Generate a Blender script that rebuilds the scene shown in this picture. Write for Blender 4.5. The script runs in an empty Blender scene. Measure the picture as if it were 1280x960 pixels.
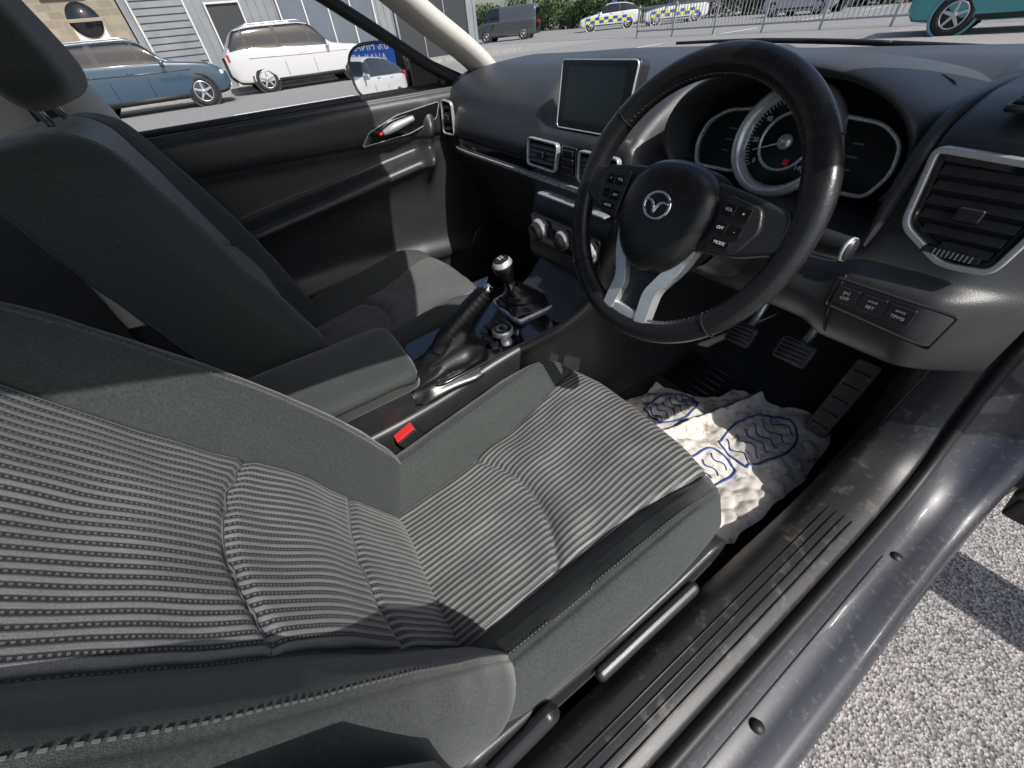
import bpy, bmesh, math, random
import numpy as np
from mathutils import Vector, Matrix, Euler, noise
random.seed(3)
D=bpy.data; SC=bpy.context.scene
ERR=[]
def safe(fn):
    def w(*a,**k):
        try: return fn(*a,**k)
        except Exception as ex:
            ERR.append('%s %s: %r'%(fn.__name__,a[0] if a else '',ex)); return None
    return w
# ------------------------------------------------------------------ helpers
def empty(name, mat=None):
    o=D.objects.new(name,None); SC.collection.objects.link(o); o.empty_display_size=.05
    if mat is not None: o.matrix_world=mat
    return o
def link(o,parent=None):
    SC.collection.objects.link(o)
    if parent is not None: o.parent=parent
    return o
def mesh(name,verts,faces,mats,parent=None,midx=None,smooth=True,bevel=0,sub=0,solid=0,seg=2):
    me=D.meshes.new(name); me.from_pydata([tuple(map(float,v)) for v in verts],[],faces)
    if not isinstance(mats,(list,tuple)): mats=[mats]
    for m in mats: me.materials.append(m)
    if midx is not None: me.polygons.foreach_set('material_index',[int(q) for q in midx])
    me.polygons.foreach_set('use_smooth',[smooth]*len(me.polygons))
    me.update()
    o=D.objects.new(name,me); link(o,parent)
    if solid:
        s=o.modifiers.new('s','SOLIDIFY'); s.thickness=solid; s.offset=-1
    if bevel:
        b=o.modifiers.new('b','BEVEL'); b.width=bevel; b.segments=seg; b.limit_method='ANGLE'; b.angle_limit=.5
        wn=o.modifiers.new('w','WEIGHTED_NORMAL'); wn.keep_sharp=True
    if sub:
        s=o.modifiers.new('ss','SUBSURF'); s.levels=sub; s.render_levels=sub
    return o
def herm(ts,V,t):
    ts=np.asarray(ts,float); V=np.asarray(V,float)
    if V.ndim==1: V=V[:,None]
    t=np.clip(np.atleast_1d(t),ts[0],ts[-1])
    d=np.zeros_like(V); h=np.diff(ts); s=np.diff(V,axis=0)/h[:,None]
    d[0]=s[0]; d[-1]=s[-1]
    for i in range(1,len(ts)-1):
        a,b=s[i-1],s[i]
        w1=2*h[i]+h[i-1]; w2=h[i]+2*h[i-1]
        with np.errstate(divide='ignore',invalid='ignore'):
            m=(w1+w2)/(w1/a+w2/b)
        d[i]=np.where(a*b>0,m,0)
    i=np.clip(np.searchsorted(ts,t,side='right')-1,0,len(ts)-2)
    H=h[i]; x=((t-ts[i])/H)[:,None]; H=H[:,None]
    return V[i]*(2*x**3-3*x**2+1)+d[i]*H*(x**3-2*x**2+x)+V[i+1]*(-2*x**3+3*x**2)+d[i+1]*H*(x**3-x**2)
@safe
def grid(name,P,mats,parent=None,mfn=None,closed_v=False,closed_u=False,**k):
    P=np.asarray(P,float); nu,nv=P.shape[:2]
    F=[];mi=[]
    for i in range(nu if closed_u else nu-1):
        for j in range(nv if closed_v else nv-1):
            i2=(i+1)%nu; j2=(j+1)%nv
            F.append((i*nv+j,i*nv+j2,i2*nv+j2,i2*nv+j))
            if mfn: mi.append(mfn(i,j))
    return mesh(name,P.reshape(-1,3),F,mats,parent,mi if mfn else None,**k)
@safe
def box(name,c,s,m,parent=None,bevel=.004,rot=None,seg=2,taper=None):
    v=[]
    for z in(-1,1):
        for x,y in((-1,-1),(1,-1),(1,1),(-1,1)):
            f=1 if (z<0 or taper is None) else taper
            v.append(Vector((x*s[0]/2*f,y*s[1]/2*f,z*s[2]/2)))
    R=Matrix.Identity(3) if rot is None else (rot if isinstance(rot,Matrix) else Euler(rot).to_matrix())
    v=[R@p+Vector(c) for p in v]
    F=[(3,2,1,0),(4,5,6,7),(0,1,5,4),(1,2,6,5),(2,3,7,6),(3,0,4,7)]
    return mesh(name,v,F,m,parent,bevel=bevel,smooth=bevel>0,seg=seg)
@safe
def tube(name,pts,r,m,parent=None,closed=False,n=10,smooth_pts=0,flat=None):
    pts=[Vector([float(q) for q in p]) for p in pts]
    if smooth_pts:
        ts=np.arange(len(pts)+(1 if closed else 0)); A=np.array([list(p) for p in pts]+([list(pts[0])] if closed else []))
        tt=np.linspace(0,ts[-1],smooth_pts+(1 if closed else 0))
        def cm(t):
            i=min(int(t),len(ts)-2); x=t-i; N=len(pts)
            if closed: a,b,c,d=[A[(i+k)%N] for k in(-1,0,1,2)]
            else: a,b,c,d=[A[min(max(i+k,0),len(A)-1)] for k in(-1,0,1,2)]
            return .5*((2*b)+(-a+c)*x+(2*a-5*b+4*c-d)*x*x+(-a+3*b-3*c+d)*x**3)
        pts=[Vector([float(q) for q in cm(t)]) for t in tt]
        if closed: pts=pts[:-1]
    N=len(pts); rr=r if isinstance(r,(list,tuple,np.ndarray)) else [r]*N
    if len(rr)!=N: rr=np.interp(np.linspace(0,1,N),np.linspace(0,1,len(rr)),rr)
    rr=[float(q) for q in rr]
    V=[];up=None
    for i,p in enumerate(pts):
        a=pts[(i-1)%N] if (closed or i>0) else p; b=pts[(i+1)%N] if (closed or i<N-1) else p
        t=(b-a).normalized()
        if up is None:
            up=Vector((0,0,1)) if abs(t.z)<.9 else Vector((1,0,0))
        n1=(up-t*up.dot(t)).normalized(); up=n1; n2=t.cross(n1)
        for k in range(n):
            th=2*math.pi*k/n
            V.append(p+(n1*(math.cos(th)*(flat if flat else 1))+n2*math.sin(th))*rr[i])
    F=[]
    for i in range(N if closed else N-1):
        for k in range(n):
            i2=(i+1)%N; k2=(k+1)%n
            F.append((i*n+k,i*n+k2,i2*n+k2,i2*n+k))
    if not closed:
        F.append(tuple(range(n))[::-1]); F.append(tuple((N-1)*n+k for k in range(n)))
    return mesh(name,V,F,m,parent)
@safe
def lathe(name,prof,m,parent=None,n=32,mat4=None,mats_by=None,xy=(1,1)):
    V=[];F=[];mi=[]
    for r,z in prof:
        for k in range(n):
            th=2*math.pi*k/n; v=Vector((r*math.cos(th)*xy[0],r*math.sin(th)*xy[1],z))
            V.append(mat4@v if mat4 else v)
    for i in range(len(prof)-1):
        for k in range(n):
            k2=(k+1)%n; F.append((i*n+k,i*n+k2,(i+1)*n+k2,(i+1)*n+k))
            mi.append(mats_by[i] if mats_by else 0)
    return mesh(name,V,F,m,parent,mi)
@safe
def prism(name,poly,fr,depth,m,parent=None,bevel=.002,holes=None,smooth=True):
    n=len(poly)
    V=[fr@Vector((x,y,0)) for x,y in poly]+[fr@Vector((x,y,depth)) for x,y in poly]
    F=[tuple(range(n))[::-1],tuple(range(n,2*n))]+[(i,(i+1)%n,n+(i+1)%n,n+i) for i in range(n)]
    return mesh(name,V,F,m,parent,bevel=bevel,smooth=smooth and bevel>0)
@safe
def frame_ring(name,outer,inner,fr,depth,m,parent=None,bevel=.0015):
    n=len(outer)
    V=[]
    for P in(outer,inner):
        for z in(0,depth):
            V+= [fr@Vector((x,y,z)) for x,y in P]
    F=[]
    for i in range(n):
        j=(i+1)%n
        F+=[(i,j,n+j,n+i),(n+i,n+j,3*n+j,3*n+i),(3*n+i,3*n+j,2*n+j,2*n+i),(2*n+i,2*n+j,j,i)]
    return mesh(name,V,F,m,parent,bevel=bevel)
def roundpoly(poly,r,k=5):
    out=[];n=len(poly)
    for i in range(n):
        p0,p1,p2=[Vector(poly[(i+d)%n]) for d in(-1,0,1)]
        a=(p0-p1);b=(p2-p1);ra=min(r,a.length*.45,b.length*.45)
        A=p1+a.normalized()*ra;B=p1+b.normalized()*ra
        for q in range(k+1):
            t=q/k; out.append(tuple(A*(1-t)**2+p1*2*t*(1-t)+B*t*t))
    return out
def inset(poly,d):
    n=len(poly);out=[]
    ar=sum(poly[i][0]*poly[(i+1)%n][1]-poly[(i+1)%n][0]*poly[i][1] for i in range(n))
    s=1 if ar>0 else -1
    for i in range(n):
        p0,p1,p2=[Vector(poly[(i+k)%n]) for k in(-1,0,1)]
        t=(p2-p0).normalized(); out.append((p1.x-t.y*d*s,p1.y+t.x*d*s))
    return out
def frame(o,x,y):
    x=Vector(x).normalized(); y=Vector(y); z=x.cross(y).normalized(); y=z.cross(x)
    return Matrix(((x.x,y.x,z.x,o[0]),(x.y,y.y,z.y,o[1]),(x.z,y.z,z.z,o[2]),(0,0,0,1)))
@safe
def text(name,s,fr,size,m,parent=None,ext=.0002):
    c=D.curves.new(name,'FONT'); c.body=s; c.size=size; c.align_x='CENTER'; c.align_y='CENTER'; c.extrude=ext
    c.materials.append(m); o=D.objects.new(name,c); link(o,parent); o.matrix_local=fr; return o
# ------------------------------------------------------------------ materials
def nodes(name):
    m=D.materials.new(name); m.use_nodes=True; nt=m.node_tree
    b=nt.nodes['Principled BSDF']; return m,nt,b
def mk(name,col,rough=.5,metal=0,var=0,vs=40,bump=0,bs=400,coat=0,spec=.5,sheen=0,rvar=0,bdist=.001,dirt=None):
    m,nt,b=nodes(name); N=nt.nodes;L=nt.links
    b.inputs['Base Color'].default_value=(*col,1); b.inputs['Roughness'].default_value=rough
    b.inputs['Metallic'].default_value=metal; b.inputs['Coat Weight'].default_value=coat
    b.inputs['Specular IOR Level'].default_value=spec
    if sheen: b.inputs['Sheen Weight'].default_value=sheen; b.inputs['Sheen Roughness'].default_value=.4
    tc=N.new('ShaderNodeTexCoord')
    last=None
    if var or rvar:
        n=N.new('ShaderNodeTexNoise'); n.inputs['Scale'].default_value=vs; n.inputs['Detail'].default_value=5
        L.new(tc.outputs['Object'],n.inputs['Vector'])
        if var:
            r=N.new('ShaderNodeMix'); r.data_type='RGBA'
            r.inputs['A'].default_value=(*[c*(1-var) for c in col],1); r.inputs['B'].default_value=(*[min(1,c*(1+var)) for c in col],1)
            mr=N.new('ShaderNodeMapRange'); mr.inputs['From Min'].default_value=.3; mr.inputs['From Max'].default_value=.7
            L.new(n.outputs['Fac'],mr.inputs['Value']); L.new(mr.outputs['Result'],r.inputs['Factor'])
            last=r.outputs['Result']
        if rvar:
            mr=N.new('ShaderNodeMapRange'); mr.inputs['From Min'].default_value=.3; mr.inputs['From Max'].default_value=.7
            mr.inputs['To Min'].default_value=rough-rvar; mr.inputs['To Max'].default_value=rough+rvar
            L.new(n.outputs['Fac'],mr.inputs['Value']); L.new(mr.outputs['Result'],b.inputs['Roughness'])
    if dirt:
        n=N.new('ShaderNodeTexNoise'); n.inputs['Scale'].default_value=dirt[1]; n.inputs['Detail'].default_value=8; n.inputs['Roughness'].default_value=.7
        L.new(tc.outputs['Object'],n.inputs['Vector'])
        mr=N.new('ShaderNodeMapRange'); mr.inputs['From Min'].default_value=dirt[2]; mr.inputs['From Max'].default_value=dirt[2]+.14
        L.new(n.outputs['Fac'],mr.inputs['Value'])
        r=N.new('ShaderNodeMix'); r.data_type='RGBA'; r.inputs['A'].default_value=(*col,1); r.inputs['B'].default_value=(*dirt[0],1)
        if last: L.new(last,r.inputs['A'])
        L.new(mr.outputs['Result'],r.inputs['Factor']); last=r.outputs['Result']
    if last: L.new(last,b.inputs['Base Color'])
    if bump:
        n=N.new('ShaderNodeTexNoise'); n.inputs['Scale'].default_value=bs; n.inputs['Detail'].default_value=3
        L.new(tc.outputs['Object'],n.inputs['Vector'])
        bp=N.new('ShaderNodeBump'); bp.inputs['Strength'].default_value=bump; bp.inputs['Distance'].default_value=bdist
        L.new(n.outputs['Fac'],bp.inputs['Height']); L.new(bp.outputs['Normal'],b.inputs['Normal'])
    return m
def stripe_fabric(name,freq,along,lo,hi):
    m,nt,b=nodes(name); N=nt.nodes;L=nt.links
    b.inputs['Roughness'].default_value=.55; b.inputs['Sheen Weight'].default_value=.25; b.inputs['Sheen Roughness'].default_value=.35
    tc=N.new('ShaderNodeTexCoord'); sp=N.new('ShaderNodeSeparateXYZ'); L.new(tc.outputs['Object'],sp.inputs[0])
    def mth(op,a,bb=None):
        n=N.new('ShaderNodeMath'); n.operation=op
        for i,v in enumerate((a,bb)):
            if v is None: continue
            if isinstance(v,(int,float)): n.inputs[i].default_value=v
            else: L.new(v,n.inputs[i])
        return n.outputs[0]
    wob=N.new('ShaderNodeTexNoise'); wob.inputs['Scale'].default_value=7; L.new(tc.outputs['Object'],wob.inputs['Vector'])
    x=mth('ADD',mth('MULTIPLY',sp.outputs[0],freq),mth('MULTIPLY',wob.outputs['Fac'],.55))
    pp=mth('MULTIPLY',mth('PINGPONG',x,.5),2.)
    dt=N.new('ShaderNodeVectorMath'); dt.operation='DOT_PRODUCT'; L.new(tc.outputs['Object'],dt.inputs[0]); dt.inputs[1].default_value=along
    t=mth('PINGPONG',mth('MULTIPLY',dt.outputs['Value'],250.),.5)
    dot=mth('MULTIPLY',mth('GREATER_THAN',t,.27),mth('LESS_THAN',pp,.20))
    rp=N.new('ShaderNodeValToRGB'); L.new(pp,rp.inputs[0])
    e=rp.color_ramp.elements; e[0].position=.36; e[0].color=(*lo,1); e[1].position=.70; e[1].color=(*hi,1)
    mx=N.new('ShaderNodeMix'); mx.data_type='RGBA'; L.new(rp.outputs[0],mx.inputs['A']); mx.inputs['B'].default_value=(*[c*.65 for c in hi],1)
    L.new(dot,mx.inputs['Factor'])
    ns=N.new('ShaderNodeTexNoise'); ns.inputs['Scale'].default_value=1000; L.new(tc.outputs['Object'],ns.inputs['Vector'])
    mul=N.new('ShaderNodeMix'); mul.data_type='RGBA'; mul.blend_type='MULTIPLY'; mul.inputs['Factor'].default_value=.8
    L.new(mx.outputs['Result'],mul.inputs['A'])
    wr=N.new('ShaderNodeTexNoise'); wr.inputs['Scale'].default_value=9; wr.inputs['Detail'].default_value=6; L.new(tc.outputs['Object'],wr.inputs['Vector'])
    sm=mth('ADD',mth('MULTIPLY',ns.outputs['Fac'],.7),mth('MULTIPLY',wr.outputs['Fac'],.5))
    mr=N.new('ShaderNodeMapRange'); mr.inputs['From Min'].default_value=.35; mr.inputs['From Max'].default_value=.85; mr.inputs['To Min'].default_value=.35; mr.inputs['To Max'].default_value=1.35
    L.new(sm,mr.inputs['Value']); L.new(mr.outputs['Result'],mul.inputs['B'])
    L.new(mul.outputs['Result'],b.inputs['Base Color'])
    h=mth('ADD',mth('MINIMUM',pp,.7),mth('MULTIPLY',ns.outputs['Fac'],.25))
    bp=N.new('ShaderNodeBump'); bp.inputs['Strength'].default_value=.8; bp.inputs['Distance'].default_value=.0015
    L.new(h,bp.inputs['Height']); L.new(bp.outputs['Normal'],b.inputs['Normal'])
    return m
FAB=mk('seat_bolster_fabric',(.031,.037,.035),.75,var=.35,vs=350,bump=.7,bs=1300,sheen=.3)
STRC=stripe_fabric('seat_rib_fabric_cushion',104,(0,1,.1),(.022,.023,.024),(.215,.217,.215))
STRB=stripe_fabric('seat_rib_fabric_back',104,(0,-.41,.91),(.022,.023,.024),(.215,.217,.215))
PIPE=mk('seam_thread',(.10,.105,.105),.7)
DASH=mk('dash_soft_plastic',(.030,.032,.034),.36,var=.12,vs=20,bump=.3,bs=900,rvar=.06)
DASHT=mk('dash_top_plastic',(.038,.040,.042),.42,var=.1,vs=10,bump=.4,bs=1100,rvar=.05)
PLAS=mk('hard_plastic',(.022,.023,.025),.35,var=.1,vs=30,bump=.2,bs=800,dirt=((.08,.075,.07),18,.70))
DOORM=mk('door_card_vinyl',(.027,.029,.031),.36,bump=.3,bs=900,var=.1,vs=20)
LEATH=mk('wheel_leather',(.015,.015,.016),.27,bump=.3,bs=700,rvar=.07,vs=60)
PIANO=mk('piano_black',(.006,.006,.007),.08,coat=.6)
SILV=mk('satin_silver',(.66,.67,.68),.28,metal=.62,rvar=.05,vs=50)
CHR=mk('chrome',(.85,.85,.87),.08,metal=1)
DARK=mk('void_black',(.004,.004,.004),.7)
SCREEN=mk('display_glass',(.008,.011,.011),.2,spec=.22)
WHITE=mk('legend_white',(.75,.75,.75),.5)
RED=mk('red_plastic',(.65,.03,.03),.35)
CARPET=mk('carpet',(.040,.040,.041),.95,var=.6,vs=350,bump=1,bs=700,bdist=.004,dirt=((.20,.175,.14),170,.58))
RUB=mk('rubber',(.014,.014,.015),.55,bump=.2,bs=300,dirt=((.08,.075,.065),40,.66))
PEDR=mk('pedal_rubber',(.045,.045,.044),.5,bump=.2,bs=300,dirt=((.16,.14,.12),60,.56))
SILLP=mk('sill_plastic',(.020,.020,.022),.42,bump=.3,bs=600,dirt=((.095,.085,.07),34,.55))
PAINT=mk('graphite_paint',(.026,.028,.037),.42,metal=.1,coat=.5,var=.3,vs=900,dirt=((.10,.095,.09),75,.56))
HEADL=mk('headliner_cream',(.5,.49,.46),.9,bump=.3,bs=400)
BELT=mk('seat_belt_webbing',(.02,.021,.022),.7,bump=.5,bs=500)
BOOT=mk('leatherette_boot',(.013,.013,.014),.26,bump=.25,bs=300)
MIRR=mk('mirror_glass',(.9,.9,.9),.015,metal=1)
# ------------------------------------------------------------------ camera
Mr=np.array([[.5486,.8319,-.0835],[-.5392,.4284,.7251],[.6390,-.3528,.6836]])
U_,S_,V_=np.linalg.svd(Mr); Mr=U_@V_
cam=D.cameras.new('camera'); co=D.objects.new('camera',cam); SC.collection.objects.link(co)
R=Matrix(Mr.tolist()).transposed().to_4x4(); R.translation=Vector((.723,-.48,1.11)); co.matrix_world=R
cam.sensor_width=36; cam.lens=36*481/1280; cam.clip_start=.02; cam.clip_end=2000
SC.camera=co
# ------------------------------------------------------------------ light
sd=Vector((.66,.10,.72)).normalized()
el=math.asin(sd.z); az=math.atan2(sd.x,sd.y)
w=D.worlds.new('World'); SC.world=w; w.use_nodes=True; nt=w.node_tree
bg_=nt.nodes['Background']; sk=nt.nodes.new('ShaderNodeTexSky'); sk.sky_type='NISHITA'; sk.sun_disc=False
sk.sun_elevation=el; sk.sun_rotation=az; sk.dust_density=2.5; nt.links.new(sk.outputs[0],bg_.inputs[0]); bg_.inputs[1].default_value=.15
sl=D.lights.new('sun','SUN'); sl.energy=5; sl.angle=math.radians(.5); sl.color=(1,.97,.92)
so=D.objects.new('sun',sl); SC.collection.objects.link(so); so.rotation_euler=sd.to_track_quat('Z','Y').to_euler()
SC.view_settings.view_transform='Standard'; SC.view_settings.look='None'; SC.view_settings.exposure=0
# ------------------------------------------------------------------ seats
def seat(name,xc,slope,y0=0.,bsc=1.,dep=.12):
    root=empty(name)
    nu,nv=120,170
    T=[0,.15,.4,.6,.75,.85,.93,1]
    K=np.array([[-.58,.430,.225,.130,.025],[-.50,.443,.236,.132,.056],[-.33,.468,.243,.135,.064],[-.2,.500,.244,.143,.055],[-.1,.527,.238,.158,.036],[-.045,.531,.231,.166,.018],[-.008,.505,.224,.166,.004],[.0,.40,.218,.163,0]])
    us=np.linspace(-1,1,nv); tv=np.linspace(0,1,nu)
    P=np.zeros((nu,nv,3)); S=herm(T,K,tv)
    A=[0,.2,.42,.55,.66,.78,.87,1]
    def sec(w,wi,b,dn):
        g=w-wi
        return np.array([[0,.000],[.5*wi,.002],[wi,0.003],[wi+.3*g,.62*b],[wi+.60*g,b],[w-.012,b-.016],[w+.006,b-.055],[w-.006,-dn]])
    def stitch(Pts,target,nm,off):
        for sg in(-1,1):
            line=[]
            for i in range(6,nu-10):
                xs_=(Pts[i,:,0]-xc)*sg
                half=np.where(xs_>0)[0]
                j=half[int(np.argmin(np.abs(xs_[half]-target(i))))]
                line.append(Pts[i,j]+off)
            V=[];F=[]
            ln=[line[k]*(1-f)+line[k+1]*f for k in range(len(line)-1) for f in(0,.5)]
            for k in range(0,len(ln)-1,2):
                a=Vector(ln[k].tolist()); b_=Vector(ln[k+1].tolist()); d=(b_-a)
                if d.length<1e-5: continue
                s=d.cross(Vector((0,.5,1))).normalized()*.0007; n_=Vector(off.tolist()).normalized()*.0009; q=len(V)
                V+=[a-s,a+s,b_+s,b_-s,a-s+n_,a+s+n_,b_+s+n_,b_-s+n_]
                F+=[(q+4,q+5,q+6,q+7),(q,q+1,q+5,q+4),(q+1,q+2,q+6,q+5),(q+2,q+3,q+7,q+6),(q+3,q,q+4,q+7)]
            mesh(nm,V,F,PIPE,root,smooth=False)
    for i in range(nu):
        y,z,w,wi,b=S[i]
        q=herm(A,sec(w,wi,b,.075+.05*max(0,(tv[i]-.8)/.2)),np.abs(us))
        for j,u in enumerate(us):
            x=math.copysign(q[j,0],u); dz=q[j,1]
            rr=max(0,(tv[i]-.5)/.5)
            yy=y-.06*rr*abs(x/w)**3
            dz-= .007*math.exp(-((abs(x)-wi)/.004)**2)
            yl=-.345+.06*max(0,1-(x/.15)**2)
            if abs(x)<wi: dz-=.008*math.exp(-((yy-yl)/.006)**2); dz+=.007*math.exp(-((yy-yl-.035)/.03)**2)
            dz-= .0035*math.exp(-((abs(x)-(wi+.60*(w-wi)))/.003)**2)
            dz+=.005*noise.noise(Vector((x*9+xc*5,yy*9,1)))+.0024*noise.noise(Vector((x*26+xc*5,yy*22,4)))
            P[i,j]=(xc+x,y0+yy,z+dz)
    wi_of=S[:,3]
    grid('seat_cushion',P,[STRC,FAB],root,lambda i,j:0 if abs(P[i,j,0]+P[i,j+1,0]-2*xc)/2<wi_of[i] else 1)
    stitch(P,lambda i:S[i,3]+.60*(S[i,2]-S[i,3])-.006,'cushion_stitching',np.array([0,0,.0003]))
    pts=[(xc+x,y0-.345+.06*max(0,1-(x/.15)**2),0) for x in np.linspace(-.130,.130,24)]
    def zat(x,y):
        k=np.argmin((P[:,:,0]-x)**2+(P[:,:,1]-y)**2); return P.reshape(-1,3)[k,2]
    tube('cushion_cross_piping',[(a,b,zat(a,b)-.0002) for a,b,_ in pts],.0012,PIPE,root,n=6)
    up=np.array([0,-slope,1.]); up/=np.linalg.norm(up); fw=np.array([0,up[2],-up[1]])
    base=np.array([xc,y0-.50,.43])
    T=[-.04,.02,.1,.25,.4,.52,.6,.645,.66]
    K=np.array([[.205,.12,.01,-.05],[.230,.127,.062,-.005],[.246,.127,.076,0],[.250,.126,.070,.004],[.248,.126,.056,.0],[.236,.125,.042,-.004],[.216,.122,.03,-.01],[.2,.12,.012,-.04],[.19,.12,0,-.10]])
    K[:,2]*=bsc
    tv=np.linspace(-.04,.66,nu); S2=herm(T,K,tv); Q=np.zeros((nu,nv,3)); L=np.zeros((nu,nv))
    for i in range(nu):
        w,wi,b,d0=S2[i]; s=tv[i]
        q=herm(A,sec(w,wi,b,dep),np.abs(us))
        for j,u in enumerate(us):
            x=math.copysign(q[j,0],u); d=q[j,1]+d0
            L[i,j]=abs(x)
            d-=.007*math.exp(-((abs(x)-wi)/.004)**2)
            if abs(x)<wi:
                for sl_ in(.145+.03*(1-(x/.13)**2),.325+.035*(1-(x/.13)**2)):
                    d-=.007*math.exp(-((s-sl_)/.006)**2)
                d+=.008*math.exp(-((s-.25)/.06)**2)
            d-= .0035*math.exp(-((abs(x)-(wi+.60*(w-wi)))/.003)**2)
            d+=.005*noise.noise(Vector((x*8+xc*5,s*8,9)))+.0024*noise.noise(Vector((x*24+xc*5,s*20,14)))
            Q[i,j]=base+np.array([x,0,0])+up*s+fw*d
    grid('seat_backrest',Q,[STRB,FAB],root,lambda i,j:0 if (L[i,j]+L[i,j+1])/2<S2[i,1] else 1)
    stitch(Q,lambda i:S2[i,1]+.60*(S2[i,0]-S2[i,1])-.006,'backrest_stitching',fw*.0003)
    for a0 in(.145,.325):
        pts=[]
        for x in np.linspace(-.122,.122,22):
            sl_=a0+(.03 if a0<.2 else .035)*(1-(x/.13)**2)
            i_=int(round((sl_+.04)/.70*(nu-1))); j_=int(np.argmin(np.abs(Q[i_,:,0]-xc-x)))
            pts.append(Q[i_,j_]+fw*.0008)
        tube('backrest_cross_piping',pts,.0012,PIPE,root,n=6)
    RS=np.zeros((12,9,3))
    for i,s in enumerate(np.linspace(-.04,.655,12)):
        w=float(herm(T,K[:,0],[s])[0,0])-.004
        for j,u in enumerate(np.linspace(-1,1,9)):
            RS[i,j]=base+np.array([u*w,0,0])+up*s+fw*(-dep-.03*(1-u*u)+(-.05 if s<0 else 0))
    grid('seat_back_shell',RS,PLAS,root)
    hc=base+up*.76+fw*(-.02); n=24
    HR=np.zeros((17,n,3))
    for i,a in enumerate(np.linspace(-math.pi/2,math.pi/2,17)):
        for k in range(n):
            th=2*math.pi*k/n; e=.55
            f=lambda c:math.copysign(abs(c)**e,c)
            x=.135*f(math.cos(a))*f(math.cos(th)); yv=.052*f(math.cos(a))*f(math.sin(th)); z=.095*f(math.sin(a))
            HR[i,k]=hc+np.array([x*(1-.12*(z/.095)),0,0])+up*z+fw*(yv+.012*(x/.13)**2)
    grid('headrest',HR,FAB,root,closed_v=True)
    for sx in(-.06,.06): tube('headrest_post',[base+np.array([sx,0,0])+up*.62+fw*-.05,hc+np.array([sx,0,0])+fw*-.02],.006,CHR,root)
    for sg in(-1,1):
        pp=[(-.60,.30),(-.62,.44),(-.56,.475),(-.47,.455),(-.30,.415),(-.16,.43),(-.09,.455),(-.05,.43),(-.06,.37),(-.12,.31),(-.2,.30)]
        pp=roundpoly(pp,.025)
        fr=Matrix(((0,0,sg,xc+sg*.215),(1,0,0,y0),(0,1,0,0),(0,0,0,1)))
        prism('seat_side_skirt',pp,fr,.036,PLAS,root,bevel=.007,)
        tube('skirt_moulding_line',[(xc+sg*.2515,y0-.57,.365),(xc+sg*.2518,y0-.35,.350),(xc+sg*.2518,y0-.18,.362),(xc+sg*.2515,y0-.085,.395)],.0022,DARK,root,smooth_pts=24,n=6)
        box('seat_rail',(xc+sg*.19,y0-.28,.265),(.035,.62,.03),RUB,root)
    box('seat_height_lever',(xc+.262,y0-.25,.392),(.02,.22,.032),PLAS,root,bevel=.010,rot=(.06,0,0),seg=3)
    box('recline_lever',(xc+.262,y0-.49,.43),(.022,.12,.036),PLAS,root,bevel=.011,rot=(.5,0,0),seg=3)
    box('cushion_base',(xc,y0-.3,.345),(.40,.48,.09),DARK,root)
    return root
seat('car_seat',.40,.45)
seat('car_seat',-.385,.25,bsc=.7,dep=.15)
# ------------------------------------------------------------------ dashboard
dash=empty('dashboard')
xs=[-.72,-.55,-.30,-.21,-.15,0,.12,.165,.20,.37,.53,.57,.65,.73]
pas=[(.62,1.025),(.45,1.03),(.33,1.025),(.25,1.0),(.20,.955),(.172,.905),(.160,.865),(.168,.838),(.160,.812),(.20,.75),(.25,.66),(.29,.55),(.40,.42)]
cen=[(.62,1.025),(.45,1.02),(.33,1.0),(.25,.965),(.19,.925),(.166,.905),(.160,.865),(.158,.825),(.150,.795),(.130,.75),(.122,.70),(.112,.645),(.16,.56)]
drv=[(.60,1.02),(.5,1.02),(.40,1.0),(.34,.95),(.30,.885),(.20,.865),(.170,.852),(.150,.838),(.130,.82),(.115,.79),(.14,.745),(.22,.725),(.45,.72)]
vnt=[(.50,1.0),(.38,1.01),(.28,1.01),(.21,1.0),(.175,.98),(.165,.93),(.158,.88),(.148,.85),(.125,.83),(.115,.78),(.135,.735),(.20,.715),(.45,.70)]
pe=[(.33,1.01),(.31,1.01),(.27,1.0),(.23,.985),(.195,.95),(.175,.90),(.168,.865),(.175,.838),(.175,.812),(.21,.75),(.26,.66),(.29,.55),(.40,.42)]
ve=[(.42,.99),(.36,1.0),(.30,1.0),(.25,.985),(.22,.965),(.21,.92),(.20,.88),(.195,.85),(.19,.83),(.18,.78),(.2,.735),(.24,.715),(.45,.70)]
pm=[(.50,1.022)]+pas[1:]
K=np.array([pe,pm,pas,pas,cen,cen,cen,drv,drv,drv,drv,vnt,vnt,ve])
xf=np.linspace(-.72,.73,180)
A=herm(xs,K.reshape(len(xs),-1),xf).reshape(-1,13,2)
tt=np.arange(13); G=np.zeros((len(xf),100,3))
for i in range(len(xf)):
    q=herm(tt,A[i],np.linspace(0,12,100)); G[i,:,0]=xf[i]; G[i,:,1:]=q
grid('dash_moulding',G,[DASH,DASHT],dash,lambda i,j:1 if j<33 else 0)
HB=[];ang=np.linspace(-.35,math.pi+.35,70)
prof=[(.50,.235,.075),(.42,.222,.092),(.33,.208,.106),(.25,.197,.113),(.20,.190,.111),(.186,.184,.106),(.188,.177,.100),(.21,.171,.094),(.25,.168,.086),(.285,.168,.080)]
for y,a,h in prof:
    row=[]
    for t in ang:
        c,s=math.cos(t),math.sin(t)
        x=.367+a*math.copysign(abs(c)**.92,c); z=.932+ (h if s>0 else .085)*math.copysign(abs(s)**.88,s)
        row.append((x,y+.03*(max(0,-s)),z))
    HB.append(row)
grid('instrument_hood',HB,DASHT,dash,sub=1)
G=[]
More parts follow.
